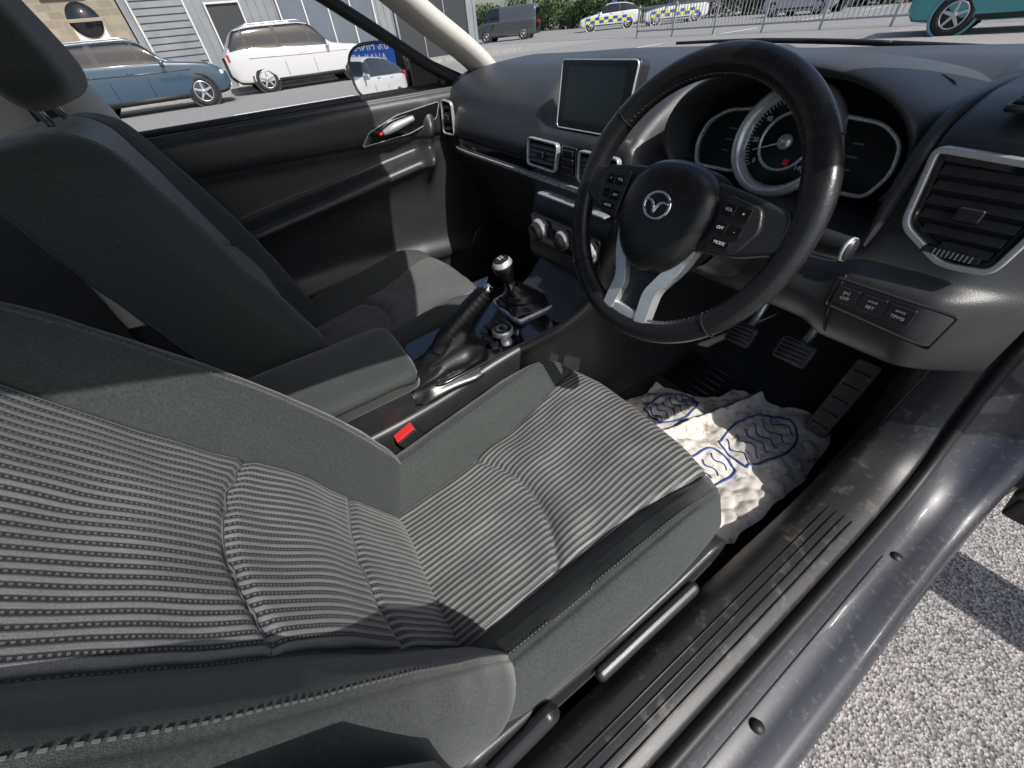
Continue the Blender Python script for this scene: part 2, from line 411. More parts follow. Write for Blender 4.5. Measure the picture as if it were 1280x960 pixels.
for (y,z,wd) in((.46,1.006,.004),(.36,1.013,.008),(.26,1.014,.010),(.20,1.004,.010),(.168,.975,.010),(.158,.93,.009),(.153,.89,.007),(.150,.862,.002)):
    G.append([(.557-wd,y+.008,z-.008),(.557-wd*.7,y,z+.0),(.557,y-.001,z+.001),(.557+wd*.7,y,z+.0),(.557+wd,y+.008,z-.008)])
grid('dash_side_moulding',G,DASHT,dash,sub=2)
FRD=lambda x,y,z,tilt=0: frame((x,y,z),(1,0,0),(0,math.sin(tilt),math.cos(tilt)))
prism('cluster_backplate',roundpoly([(-.17,-.075),(.17,-.075),(.17,.085),(-.17,.085)],.05),FRD(.367,.292,.935,.1),.004,DARK,dash)
cl=FRD(.370,.255,.932,.26)
SEG=mk('segment',(.16,.16,.16),.5)
for sg in(-1,1):
    o=roundpoly([(sg*.058,-.050),(sg*.140,-.050),(sg*.155,-.015),(sg*.146,.020),(sg*.115,.040),(sg*.058,.046)],.014)
    frame_ring('cluster_wing_trim',o,inset(o,.0055),cl,.012,SILV,dash)
    prism('cluster_wing_display',inset(o,.003),cl,.004,SCREEN,dash,bevel=0)
    for k in range(3): prism('display_segment',[(0,0),(.014,0),(.014,.0022),(0,.0022)],cl@Matrix.Translation((sg*.095-.007,-.02+k*.016,.0045)),.0003,SEG,dash,bevel=0)
cd=cl@Matrix.Translation((0,.004,.004))
lathe('speedometer_bezel',[(.074,-.01),(.078,.012),(.074,.022),(.065,.020),(.060,.002)],[SILV],dash,n=64,mat4=cd)
lathe('speedometer_inner_ring',[(.040,.003),(.040,.006),(.037,.007),(.036,.003)],[SILV],dash,n=64,mat4=cd)
lathe('speedometer_face',[(.063,.003),(.0001,.0035)],[SCREEN],dash,n=48,mat4=cd)
for i,a in enumerate(np.linspace(220,-40,53)):
    a=math.radians(a); L=.005 if i%4 else .008
    f=cd@Matrix.Translation((.057*math.cos(a),.057*math.sin(a),.0042))@Matrix.Rotation(a,4,'Z')
    prism('speedo_tick',[(-L/2,-.0004),(L/2,-.0004),(L/2,.0004),(-L/2,.0004)],f,.0004,WHITE,dash,bevel=0)
for i,a in enumerate(np.linspace(220,-40,8)):
    a=math.radians(a); text('speedo_number',str(i*20),cd@Matrix.Translation((.0475*math.cos(a),.0475*math.sin(a),.0045)),.0095,WHITE,dash)
prism('speedo_needle',[(-.008,-.0012),(.048,-.0004),(.048,.0004),(-.008,.0012)],cd@Matrix.Translation((0,0,.006))@Matrix.Rotation(math.radians(200),4,'Z'),.001,WHITE,dash,bevel=0)
lathe('needle_cap',[(.010,.003),(.010,.009),(.0001,.01)],[SILV],dash,mat4=cd,n=24)
prism('warning_lamp',[(-.004,-.004),(.004,-.004),(.004,.004),(-.004,.004)],cd@Matrix.Translation((.014,-.026,.0045)),.0005,RED,dash,bevel=0)
def vent(name,poly,fr,nl,ring=.007,parent=dash,rm=SILV):
    e=empty(name); e.parent=parent
    o=roundpoly(poly,.014)
    frame_ring('vent_bezel',o,inset(o,ring*.75),fr,.012,rm,e)
    i2=inset(o,ring*.75)
    frame_ring('vent_inner_lip',i2,inset(i2,.006),fr,.007,PIANO,e)
    prism('vent_cavity',inset(o,ring*.8),fr,.001,DARK,e,bevel=0)
    xs_=[p[0] for p in poly];ys_=[p[1] for p in poly]
    i3=inset(o,ring+.004)
    for k in range(nl):
        y=min(ys_)+ring+.006+(k+.5)*(max(ys_)-min(ys_)-2*ring-.012)/nl
        X=[]
        n=len(i3)
        for a in range(n):
            p,q=i3[a],i3[(a+1)%n]
            if (p[1]-y)*(q[1]-y)<0: X.append(p[0]+(q[0]-p[0])*(y-p[1])/(q[1]-p[1]))
        if len(X)<2: continue
        x0,x1=min(X),max(X)
        f=fr@Matrix.Translation(((x0+x1)/2,y,.006))@Matrix.Rotation(-.5,4,'X')
        h=(x1-x0)/2-.001
        v=[f@Vector((sx*h,sy*.0048,sz*.0012)) for sz in(-1,1) for sx,sy in((-1,-1),(1,-1),(1,1),(-1,1))]
        mesh('vent_slat',v,[(3,2,1,0),(4,5,6,7),(0,1,5,4),(1,2,6,5),(2,3,7,6),(3,0,4,7)],PLAS,e,bevel=.0008)
    cx=(min(xs_)+max(xs_))/2; cy=(min(ys_)+max(ys_))/2
    prism('vent_tab',roundpoly([(-.011,-.007),(.011,-.007),(.011,.007),(-.011,.007)],.003),fr@Matrix.Translation((cx,cy,.008)),.008,PLAS,e)
    return e
vf=FRD(.630,.155,.925,.08)
vent('air_vent',[(-.060,.052),(-.048,-.030),(.005,-.062),(.050,-.058),(.064,.045)],vf,6,ring=.009)
prism('vent_thumbwheel',roundpoly([(-.030,-.004),(.022,-.004),(.022,.004),(-.030,.004)],.003),vf@Matrix.Translation((.012,-.046,.006)),.006,PLAS,dash,bevel=.001)
for k in range(9): box('thumbwheel_ridge',tuple(vf@Vector((-.005+k*.004,-.046,.0125))),(.0012,.002,.007),SILV,dash,bevel=0)
vent('air_vent',[(-.062,-.030),(.055,-.032),(.06,.030),(-.062,.032)],FRD(-.135,.158,.868,.1),4,ring=.006)
vent('air_vent',[(-.055,-.032),(.062,-.032),(.062,.030),(-.06,.030)],FRD(.062,.152,.868,.1),4,ring=.006)
box('hazard_panel',(-.037,.156,.868),(.05,.012,.06),PIANO,dash)
for z in(.885,.868,.851): box('hazard_panel_button',(-.037,.150,z),(.036,.006,.013),PLAS,dash,bevel=.002)
vent('air_vent',[(-.03,-.045),(.025,-.05),(.028,.042),(-.02,.05)],frame((-.66,.165,.90),(.95,.3,0),(0,.05,1)),4,ring=.006)
dv=frame((.645,.215,1.008),(1,0,0),(0,1,.06))
o=roundpoly([(-.045,-.05),(.05,-.035),(.05,.06),(-.045,.06)],.012)
prism('demister_grille_recess',o,dv,.0025,DARK,dash,bevel=0)
frame_ring('demister_grille_rim',o,inset(o,.004),dv,.006,DASHT,dash)
for k in range(6):
    tube('demister_slat',[dv@Vector((-.042,-.032+k*.016,.005)),dv@Vector((.047,-.024+k*.016,.005))],.0032,PLAS,dash,n=8)
sf=FRD(-.014,.200,.982,.18)
prism('infotainment_body',roundpoly([(-.108,-.066),(.108,-.066),(.112,.062),(-.112,.062)],.012),sf@Matrix.Translation((0,0,-.022)),.028,PLAS,dash,bevel=.004)
o=roundpoly([(-.106,-.063),(.106,-.063),(.110,.060),(-.110,.060)],.012)
frame_ring('infotainment_bezel',o,inset(o,.003),sf,.009,SILV,dash)
prism('infotainment_display',inset(o,.003),sf@Matrix.Translation((0,0,.006)),.0015,SCREEN,dash,bevel=0)
prism('infotainment_lit_area',roundpoly([(-.085,-.046),(.085,-.046),(.085,.048),(-.085,.048)],.003),sf@Matrix.Translation((0,0,.0078)),.0004,mk('lcd_panel',(.02,.026,.027),.25,spec=.3),dash,bevel=0)
def strip(name,pts,h,m,t=.008):
    V=[];F=[]
    for i,(x,y,z) in enumerate(pts):
        V+=[(x,y+.02,z+h/2),(x,y-t,z+h/2-.001),(x,y-t,z-h/2+.001),(x,y+.02,z-h/2)]
    for i in range(len(pts)-1):
        for k in range(3): F.append((i*4+k,i*4+k+1,i*4+4+k+1,i*4+4+k))
    return mesh(name,V,F,m,dash,smooth=False)
strip('dash_trim_piano',[(x,.160+.03*max(0,(-.5-x)/.2)**2,.838-.010*(x+.68)) for x in np.linspace(-.64,-.20,24)],.026,PIANO)
strip('dash_trim_silver',[(x,.158+.03*max(0,(-.5-x)/.2)**2,.8215-.010*(x+.68)) for x in np.linspace(-.62,-.19,30)],.008,SILV,t=.016)
strip('dash_trim_silver_centre',[(x,.150,.8165-.004*(x+.19)) for x in np.linspace(-.19,.14,10)],.008,SILV,t=.010)
tube('glovebox_gap',[(-.60,.193,.77),(-.22,.193,.77),(-.24,.262,.62),(-.58,.262,.62)],.0025,DARK,dash,closed=True,n=6)
hv=FRD(0,.118,.715,-.12)
prism('climate_panel',roundpoly([(-.125,-.038),(.125,-.038),(.13,.034),(-.13,.034)],.012),hv,.012,PIANO,dash,bevel=.003)
for sx in(-.092,.092):
    lathe('climate_knob',[(.029,.008),(.028,.020),(.024,.022),(.022,.034),(.018,.037),(.0001,.037)],[SILV,PLAS],dash,n=40,mat4=hv@Matrix.Translation((sx,-.002,0)),mats_by=[0,0,1,1,1])
lathe('climate_knob',[(.024,.008),(.023,.018),(.019,.020),(.018,.030),(.0001,.032)],[SILV,PLAS],dash,n=40,mat4=hv@Matrix.Translation((0,-.002,0)),mats_by=[0,0,1,1])
for sx in(-.055,-.038,.038,.055):
    box('climate_button',tuple(hv@Vector((sx,0,.014))),(.012,.006,.03),PLAS,dash,bevel=.002)
prism('cd_slot',[(-.06,-.002),(.06,-.002),(.06,.002),(-.06,.002)],FRD(0,.138,.785,-.3),.008,DARK,dash,bevel=0)
box('stack_shelf',(0,.135,.79),(.24,.03,.006),SILV,dash,bevel=.002)
sw=FRD(.622,.112,.813,-.15)
frame_ring('switch_block_gap',roundpoly([(-.062,-.022),(.058,-.03),(.062,.022),(-.062,.022)],.004),roundpoly([(-.060,-.020),(.056,-.028),(.060,.020),(-.060,.020)],.004),sw,.004,DARK,dash,bevel=0)
for k,tx in enumerate(('OFF','SET','TPMS')):
    f=sw@Matrix.Translation((-.042+k*.029,.003,.003))
    prism('dash_switch',roundpoly([(-.013,-.012),(.013,-.012),(.013,.012),(-.013,.012)],.002),f,.004,PLAS,dash,bevel=.001)
    text('switch_legend',tx,f@Matrix.Translation((0,-.003,.0045)),.006,WHITE,dash); text('switch_icon','===' if k else '[=]',f@Matrix.Translation((0,.005,.0045)),.006,WHITE,dash)
tube('knee_panel_gap',[(.565,.118,.835),(.568,.108,.79),(.575,.13,.745),(.585,.2,.718)],.0018,DARK,dash,smooth_pts=20,n=6)
# ------------------------------------------------------------------ steering wheel
ta=.413
st=empty('steering_wheel',frame((.37,0,.90),(1,0,0),(0,math.sin(ta),math.cos(ta))))
RG=np.zeros((160,20,3))
for i in range(160):
    a=2*math.pi*i/160
    fat=1+.10*math.exp(-((math.sin(a)-.35)/.25)**2)
    for k in range(20):
        b=2*math.pi*k/20; c,s=math.cos(b),math.sin(b)
        rr=.170+.0165*fat*math.copysign(abs(c)**.85,c); RG[i,k]=(rr*math.cos(a),rr*math.sin(a),.0145*fat*math.copysign(abs(s)**.9,s))
grid('wheel_rim',RG,LEATH,st,closed_u=True,closed_v=True)
for a in(.62,math.pi-.62,-.75,math.pi+.75):
    f=Matrix.Rotation(a,4,'Z')@Matrix.Translation((.170,0,0))
    tube('rim_leather_joint',[f@Vector((.0176*math.cos(b),0,.0156*math.sin(b))) for b in np.linspace(0,2*math.pi,20,endpoint=False)],.0009,DARK,st,closed=True,n=5)
sv=[];sfc=[]
for i in range(150):
    a=2*math.pi*i/150
    c=Vector((.1545*math.cos(a),.1545*math.sin(a),.006)); t=Vector((-math.sin(a),math.cos(a),.35)).normalized()*.0022; n=Vector((math.cos(a),math.sin(a),-.6)).normalized()
    p=t.cross(n).normalized()*.0006; b=len(sv)
    o_=-n*.0004
    sv+=[c-t-p+o_,c+t-p+o_,c+t+p+o_,c-t+p+o_,c-t-p+n*.002,c+t-p+n*.002,c+t+p+n*.002,c-t+p+n*.002]
    sfc+=[(b,b+1,b+2,b+3),(b+4,b+7,b+6,b+5),(b,b+4,b+5,b+1),(b+1,b+5,b+6,b+2),(b+2,b+6,b+7,b+3),(b+3,b+7,b+4,b)]
mesh('rim_stitching',sv,sfc,PIPE,st,smooth=False)
def dome(name,fn_r,h,z0,m,n=64,rings=14,cx=0,cy=0):
    P=np.zeros((rings+4,n,3))
    for i in range(rings+4):
        if i<rings:
            t=math.sin(math.pi/2*i/(rings-1)); z=z0+h*(1-.35*t**3-.65*t**12)
        else: t=1.0; z=z0-.012*(i-rings+1)
        for k in range(n):
            a=2*math.pi*k/n; r=fn_r(a)*max(t,.002)
            P[i,k]=(cx+r*math.cos(a),cy+r*math.sin(a),z)
    return grid(name,P,m,st,closed_v=True)
def rad(a):
    c,s=math.cos(a),math.sin(a)
    r=1/((abs(c)/.073)**2.4+(abs(s)/(.063 if s>0 else .085))**2.4)**(1/2.4)
    return r*(1-.08*max(0,-s)*abs(c)*1.6)
dome('airbag_cover',rad,.024,.012,LEATH,cy=-.004)
em=Matrix.Translation((0,.0,.0355))
lathe('wheel_emblem_ring',[(.0225,0),(.0225,.002),(.0205,.0035),(.0180,.002),(.0180,0)],[CHR],st,n=48,mat4=em,xy=(1,.8))
tube('emblem_wings',[(-.018,.004,.038),(-.009,.0045,.0385),(-.003,-.001,.0385),(0,-.009,.0385),(.003,-.001,.0385),(.009,.0045,.0385),(.018,.004,.038)],[.0012,.0018,.0026,.0020,.0026,.0018,.0012],CHR,st,smooth_pts=30,n=8)
def spoke(name,outl,z0,z1,m,bev=.004): return prism(name,outl,Matrix.Translation((0,0,z0)),z1-z0,m,st,bevel=bev)
for sg in(-1,1):
    spoke('side_spoke',roundpoly([(sg*.05,.045),(sg*.10,.040),(sg*.158,.030),(sg*.162,-.012),(sg*.12,-.030),(sg*.06,-.040)][::sg],.012),-.010,.012,PLAS,.006)
    o=roundpoly([(sg*.076,.034),(sg*.124,.028),(sg*.134,.004),(sg*.120,-.026),(sg*.078,-.032)][::sg],.008)
    spoke('switch_pod',o,.010,.019,PLAS,.003)
    for (bx,by,w_,h,tx) in((.089,.018,.016,.014,'VOL'),(.108,.017,.016,.014,'+'),(.089,-.003,.016,.013,'OFF'),(.108,-.003,.016,.013,'-'),(.097,-.019,.026,.009,'MODE')):
        f=Matrix.Translation((sg*bx,by,.0185))
        prism('wheel_button',roundpoly([(-w_/2,-h/2),(w_/2,-h/2),(w_/2,h/2),(-w_/2,h/2)],.002),f,.003,PIANO,st,bevel=.0008)
        text('button_legend',tx,f@Matrix.Translation((0,0,.0033)),.0052,WHITE,st)
    o=roundpoly([(sg*.070,-.034),(sg*.060,-.070),(sg*.040,-.108),(sg*.044,-.158),(sg*.024,-.162),(sg*.018,-.112),(sg*.034,-.078),(sg*.05,-.05)][::sg],.010)
    spoke('lower_spoke_silver',o,-.006,.012,SILV,.005)
spoke('lower_spoke_core',roundpoly([(-.036,-.06),(.036,-.06),(.020,-.16),(-.020,-.16)],.008),-.012,.000,PLAS,.003)
spoke('lower_spoke_bridge',roundpoly([(-.028,-.144),(.028,-.144),(.034,-.164),(-.034,-.164)],.006),-.004,.0105,SILV,.003)
lathe('column_boss',[(.055,-.004),(.058,-.03),(.06,-.055),(.05,-.07)],[PLAS],st,n=40)
sec=[]
for z,w_,h in((-.055,.062,.055),(-.09,.07,.062),(-.16,.07,.062),(-.30,.06,.055)):
    row=[]
    for k in range(32):
        a=2*math.pi*k/32; c,s=math.cos(a),math.sin(a)
        row.append((w_*math.copysign(abs(c)**.6,c),-.012+h*math.copysign(abs(s)**.6,s),z))
    sec.append(row)
grid('column_shroud',sec,PLAS,st,closed_v=True)
for sg in(-1,1):
    tube('column_stalk',[(sg*.05,.008,-.075),(sg*.10,.012,-.072),(sg*.15,.014,-.064),(sg*.205,.014,-.054)],[.007,.009,.013,.015,.012],PLAS,st,n=16,flat=.75,smooth_pts=14)
    tube('stalk_collar',[(sg*.199,.014,-.0555),(sg*.203,.014,-.0545)],.0135,SILV,st,n=14,flat=.8)
    tube('stalk_marks',[(sg*.165,.0255,-.061),(sg*.190,.0255,-.056)],.0009,WHITE,st,n=5)
# ------------------------------------------------------------------ centre console
con=empty('center_console')
ks=[(.20,.66,.13),(.12,.625,.125),(.07,.585,.118),(.0,.560,.112),(-.1,.552,.11),(-.2,.540,.11),(-.30,.515,.108),(-.42,.50,.105),(-.75,.49,.105)]
ks=ks[::-1]; yy=np.linspace(-.75,.20,60); S=herm([k[0] for k in ks],np.array([k[1:] for k in ks]),yy)
G=np.zeros((60,40,3))
for i,y in enumerate(yy):
    z,w_=S[i]
    q=herm([0,.3,.55,.68,.76,.84,1],np.array([[0,0],[.5*w_,0],[w_-.018,0],[w_-.004,-.006],[w_+.002,-.02],[w_+.004,-.08],[w_+.03,-.34]]),np.abs(np.linspace(-1,1,40)))
    for j,u in enumerate(np.linspace(-1,1,40)): G[i,j]=(math.copysign(q[j,0],u),y,z+q[j,1])
grid('console_body',G,PLAS,con)
AR=np.zeros((26,40,3))
for i,t in enumerate(np.linspace(-1,1,26)):
    yv=-.515+.168*math.copysign(abs(math.sin(t*math.pi/2))**.75,t)
    sc=math.sqrt(max(.02,1-abs(t)**7))
    for k in range(40):
        a=2*math.pi*k/40; c,s=math.cos(a),math.sin(a)
        AR[i,k]=(-.002+.110*sc*math.copysign(abs(c)**.45,c),yv,.588+.034*sc*math.copysign(abs(s)**.5,s)+.002*noise.noise(Vector((c*3,yv*14,s))))
grid('armrest_lid',AR,[FAB],con,closed_v=True)
box('armrest_box',(0,-.52,.52),(.19,.29,.09),PLAS,con,bevel=.01)
tube('armrest_seam',[(.110,-.66,.598),(.110,-.42,.598),(.095,-.352,.597),(-.095,-.352,.597),(-.110,-.42,.598)],.0018,DARK,con,n=6,smooth_pts=50)
gl=empty('gear_lever')
tz=.5635
fz=Matrix.Translation((0,0,tz-.006))@Matrix.Rotation(.06,4,'X')
prism('shifter_surround',roundpoly([(-.098,-.33),(.098,-.33),(.105,.11),(-.105,.11)],.03),fz@Matrix.Translation((0,0,-.002)),.006,PIANO,con,bevel=.002)
o=roundpoly([(-.10,-.062),(.035,-.062),(.045,.085),(-.11,.085)],.018)
frame_ring('shifter_bezel',o,inset(o,.010),fz,.012,SILV,gl,bevel=.003)
prism('shifter_bezel_floor',inset(o,.008),fz,.005,PIANO,gl,bevel=0)
cx,cy=-.033,.008
BT=np.zeros((26,64,3))
for i,t in enumerate(np.linspace(0,1,26)):
    for k in range(64):
        a=2*math.pi*k/64
        r=(.050*(1-t)**.9+.013)*(1+.11*math.sin(t*17)*(1-t)+.05*math.sin(5*a+t*6)*(1-t)+.10*noise.noise(Vector((math.cos(a)*2,math.sin(a)*2,t*4)))*(1-t))
        c,s=math.cos(a),math.sin(a); e=.75+.25*t
        BT[i,k]=(cx+r*math.copysign(abs(c)**e,c),cy-.035*t+r*1.05*math.copysign(abs(s)**e,s),tz+.064*t)
grid('shifter_boot',BT,BOOT,gl,closed_v=True)
kp=Matrix.Translation((cx,cy-.045,.636))@Matrix.Rotation(.25,4,'X')
lathe('gear_knob',[(.012,-.02),(.014,-.004),(.013,.004),(.016,.018),(.022,.032),(.026,.046),(.0255,.058),(.019,.069),(.008,.073),(.0001,.0735)],[CHR,LEATH,SILV],gl,n=36,mat4=kp,mats_by=[0,0,1,1,1,1,2,1,1])
text('gear_pattern','1 3 5\n2 4 6',kp@Matrix.Translation((0,0,.0738)),.007,WHITE,gl)
cm=Matrix.Translation((.045,-.115,tz-.001))
lathe('commander_knob',[(.026,0),(.026,.010),(.023,.014),(.015,.015),(.0001,.013)],[SILV,PIANO],con,n=40,mat4=cm,mats_by=[0,0,1,1])
lathe('volume_knob',[(.013,0),(.013,.009),(.0001,.011)],[SILV],con,n=30,mat4=Matrix.Translation((.085,-.13,tz-.001)))
for k,(bx,by) in enumerate(((-.0,-.105),(.0,-.13),(.045,-.16),(.015,-.15),(.072,-.155))): box('commander_button',(bx,by,tz),(.02,.014,.006),PLAS,con,bevel=.002,rot=(0,0,k*.3))
hb=empty('handbrake_lever')
B=np.zeros((34,64,3))
for i,t in enumerate(np.linspace(0,1,34)):
    c0=np.array([.040,-.300,.515])*(1-t)+np.array([.047,-.250,.635])*t
    for k in range(64):
        a=2*math.pi*k/64; c,s=math.cos(a),math.sin(a)
        wv=1+.22*noise.noise(Vector((c*2.5,s*2.5,t*5)))*(1-t)
        rx=(.064*(1-t)**1.1+.021*t)*(1+.09*math.sin(t*19)*(1-t*.5)+.04*math.sin(4*a))*wv; ry=(.135*(1-t)+.026*t)*(1+.05*math.sin(t*19+1))*wv
        B[i,k]=c0+np.array([rx*math.copysign(abs(c)**.8,c),ry*math.copysign(abs(s)**.8,s)+.01,.028*s*t])
grid('handbrake_boot',B,BOOT,hb,closed_v=True)
tube('handbrake_grip',[(.045,-.285,.590),(.046,-.255,.620),(.048,-.205,.655),(.050,-.150,.689)],[.018,.021,.0215,.0185],LEATH,hb,n=18,smooth_pts=26)
for k in range(9):
    t=k/8; p=Vector((.0465,-.245,.6285)).lerp(Vector((.050,-.160,.683)),t); d_=Vector((.0035,.085,.0545)).normalized()*.0015
    tube('grip_ring',[p-d_,p+d_],.0222-.001*t,LEATH,hb,n=18)
tube('handbrake_button',[(.050,-.152,.688),(.051,-.134,.699)],.009,CHR,hb,n=16)
bk=empty('seat_belt_buckle')
bf=Matrix.Translation((.122,-.425,.485))@Matrix.Rotation(.35,4,'X')
o=roundpoly([(-.014,-.026),(.014,-.026),(.014,.026),(-.014,.026)],.006)
prism('buckle_body',o,bf@Matrix.Translation((0,0,-.11)),.11,PLAS,bk,bevel=.003)
prism('buckle_release',inset(o,.003),bf,.005,RED,bk,bevel=.002)
# ------------------------------------------------------------------ car body shell
body=empty('hatchback_car')
def sweep(name,side,path,mats,parent):
    pts=np.array(path,float); n=len(pts)
    M=200;C=[]
    for t in np.linspace(0,n,M,endpoint=False):
        i=int(t);x=t-i;a,b,c,d=[pts[(i+k)%n] for k in(-1,0,1,2)]
        C.append(.5*((2*b)+(-a+c)*x+(2*a-5*b+4*c-d)*x*x+(-a+3*b-3*c+d)*x**3))
    C=np.array(C)
    sec=[(.655,.14,0),(.665,.03,0),(.69,.004,0),(.70,0,0),(.735,0,0),(.765,0,0),(.772,.008,0),(.774,.02,1),(.778,.006,1),(.786,.0,1),(.794,.006,1),(.797,.022,2),(.812,.026,2),(.817,.032,2),(.845,.033,2),(.865,.032,2),(.879,.036,2),(.889,.055,2),(.893,.09,2),(.885,.16,2),(.86,.24,2)]
    G=np.zeros((M,len(sec),3))
    for i in range(M):
        t=C[(i+1)%M][:2]-C[i-1][:2]; t/=np.linalg.norm(t); nrm=np.array([t[1],-t[0]])
        y,z,dx=C[i]
        sc=1 if z<.7 else max(.35,1-(z-.7)*1.6)
        for j,(x,nn,m) in enumerate(sec):
            n_=nn*(sc if nn>.03 else 1)
            G[i,j]=(side*(x+dx*(1.0 if x<.8 else .75)-(0 if z<.95 else (z-.95)*(x-.7)*.6)),y+nrm[0]*n_,z+nrm[1]*n_)
    return grid(name,G,mats,parent,lambda i,j:sec[j][2],closed_u=True)
path=[(-.80,.40,0),(-.60,.372,0),(-.3,.370,0),(.0,.370,0),(.22,.372,0),(.36,.40,-.005),(.43,.48,-.02),(.455,.60,-.035),(.455,.75,-.045),(.43,.90,-.045),(.35,1.02,-.06),(.18,1.14,-.085),(0,1.25,-.115),(-.2,1.335,-.14),(-.5,1.37,-.155),(-.78,1.35,-.15),(-.90,1.2,-.115),(-.92,.95,-.05),(-.88,.65,-.02)]
sweep('door_aperture',1,path,[SILLP,RUB,PAINT],body)
for k in range(4): tube('sill_rib',[(.712+k*.013,-.7,.3705),(.712+k*.013,.20,.3705)],.0016,SILLP,body,n=6)
for x,y in((.83,-.2),(.83,.22),(.845,.3)): lathe('body_plug',[(.009,0),(.009,.003),(.0001,.004)],[RUB],body,n=20,mat4=Matrix.Translation((x,y,.338)))
tube('sill_scratch_seam',[(.8145,-.7,.3418),(.8145,.20,.3418)],.0015,RUB,body,n=6)
fy=[(-1.5,.30),(-.7,.24),(.30,.235),(.42,.25),(.55,.31),(.68,.42),(.78,.60),(.80,.75)]
q=herm(range(8),np.array(fy),np.linspace(0,7,50)); fxs=np.linspace(-.72,.69,60)
G=np.zeros((50,60,3))
for i in range(50):
    for j,x in enumerate(fxs):
        tun=.20*math.exp(-(x/.13)**4)
        G[i,j]=(x,q[i,0],q[i,1]+tun+.004*math.sin(x*40+i))
grid('cabin_floor',G,CARPET,body)
for s in(-1,1):
    mesh('kick_panel',[(s*.66,.2,.24),(s*.66,.80,.24),(s*.665,.80,.80),(s*.685,.36,.80),(s*.68,.33,.5),(s*.665,.25,.36)],[(0,1,2,3,4,5)],PLAS,body,smooth=False)
fm=empty('floor_mat')
P=roundpoly([(.16,-.02),(.62,-.02),(.645,.30),(.60,.44),(.20,.44),(.15,.25)],.04)
prism('mat_sheet',P,Matrix.Translation((0,0,.247)),.006,CARPET,fm,bevel=.002)
for k in range(6): tube('heel_pad_rib',[(.20,.36+k*.022,.262+k*.006),(.34,.36+k*.022,.262+k*.006)],.005,RUB,fm,n=6)
pm_=empty('paper_floor_mat')
PAPER=mk('dirty_paper',(.60,.57,.53),.85,var=.10,vs=12,bump=.5,bs=30,bdist=.004,dirt=((.22,.17,.12),42,.54))
INK=mk('blue_print_ink',(.03,.07,.25),.7)
def pz(x,y):
    v=.270+.026*noise.noise(Vector((x*7,y*7,3)))+.020*abs(noise.noise(Vector((x*14,y*12,8))))+.010*abs(noise.noise(Vector((x*30,y*26,2))))+.003*noise.noise(Vector((x*60,y*60,1)))
    v+=.022*math.exp(-((x-.385-.25*(y-.25))/.010)**2)+max(0,y-.36)*.25
    return v
NX,NY=150,150
G=np.zeros((NX,NY,3))
for i in range(NX):
    u=i/(NX-1); x=.215+.427*u
    yt=float(np.interp(x,[.215,.30,.365,.372,.48,.60,.625,.642],[.305,.340,.378,.430,.462,.495,.44,.33])); yb=float(np.interp(x,[.215,.30,.55,.642],[.08,.0,-.02,.05]))
    for j in range(NY):
        v=j/(NY-1); y=yb+(yt-yb)*v+.006*noise.noise(Vector((x*20,v*9,0)))
        xx_=x+.008*noise.noise(Vector((y*18,u*3,5)))
        G[i,j]=(xx_,y,pz(xx_,y))
grid('paper_sheet',G,PAPER,pm_)
def sole(cx,cy,ang,s=1):
    toe=[(0,.135),(.035,.12),(.048,.08),(.046,.04),(.032,.0),(.028,-.01),(-.028,-.01),(-.034,0),(-.046,.04),(-.047,.08),(-.033,.12)]
    heel=[(-.026,-.03),(.026,-.03),(.032,-.07),(.025,-.105),(0,-.118),(-.025,-.105),(-.032,-.07)]
    for nm,pl_ in(('toe',toe),('heel',heel)):
        c,s_=math.cos(ang),math.sin(ang)
        W=[(cx+(x*c-y*s_)*s,cy+(x*s_+y*c)*s) for x,y in pl_]
        N=len(W);pts=[]
        for i in range(N):
            a,b_,c_,d=[np.array(W[(i+k)%N]) for k in(-1,0,1,2)]
            for x in np.linspace(0,1,10,endpoint=False): pts.append(.5*((2*b_)+(-a+c_)*x+(2*a-5*b_+4*c_-d)*x*x+(-a+3*b_-3*c_+d)*x**3))
        tube('footprint_'+nm,[(p[0],p[1],pz(*p)+.0012) for p in pts],.0028,INK,pm_,closed=True,n=5)
        ys=[p[1] for p in pl_]
        for yv in np.linspace(min(ys)+.015,max(ys)-.015,6 if nm=='toe' else 4):
            hw=.036 if nm=='toe' else .022
            ln=[]
            for xx_ in np.linspace(-hw*.85,hw*.85,30):
                x=xx_;y=yv+.005*math.sin(xx_*160); ln.append((cx+(x*c-y*s_)*s,cy+(x*s_+y*c)*s))
            tube('footprint_tread',[(p[0],p[1],pz(*p)+.0012) for p in ln],.0017,INK,pm_,n=4)
sole(.300,.195,-.12,1.0); sole(.505,.26,-.12,1.3)
def pedal(name,x,y,z,w,h,tilt,arm_top):
    e=empty(name); f=frame((x,y,z),(1,0,0),(0,math.sin(tilt),math.cos(tilt)))
    prism('pedal_pad',roundpoly([(-w/2,-h/2),(w/2,-h/2),(w/2,h/2),(-w/2,h/2)],.01),f,.014,PEDR,e,bevel=.003)
    for k in range(5):
        yy_=-h/2+h*(k+.7)/5.5
        tube('pedal_grip',[f@Vector((-w/2+.008,yy_,.0145)),f@Vector((w/2-.008,yy_,.0145))],.003,PEDR,e,n=6)
    tube('pedal_arm',[f@Vector((0,0,-.004)),Vector((x,y+.06,z+.06)),Vector(arm_top)],.009,SILV if 'acc' not in name else PLAS,e,smooth_pts=10)
pedal('clutch_pedal',.345,.42,.475,.065,.055,.5,(.345,.50,.72))
pedal('brake_pedal',.470,.42,.495,.075,.055,.5,(.45,.50,.72))
pedal('accelerator_pedal',.590,.47,.40,.05,.20,.45,(.60,.56,.62))
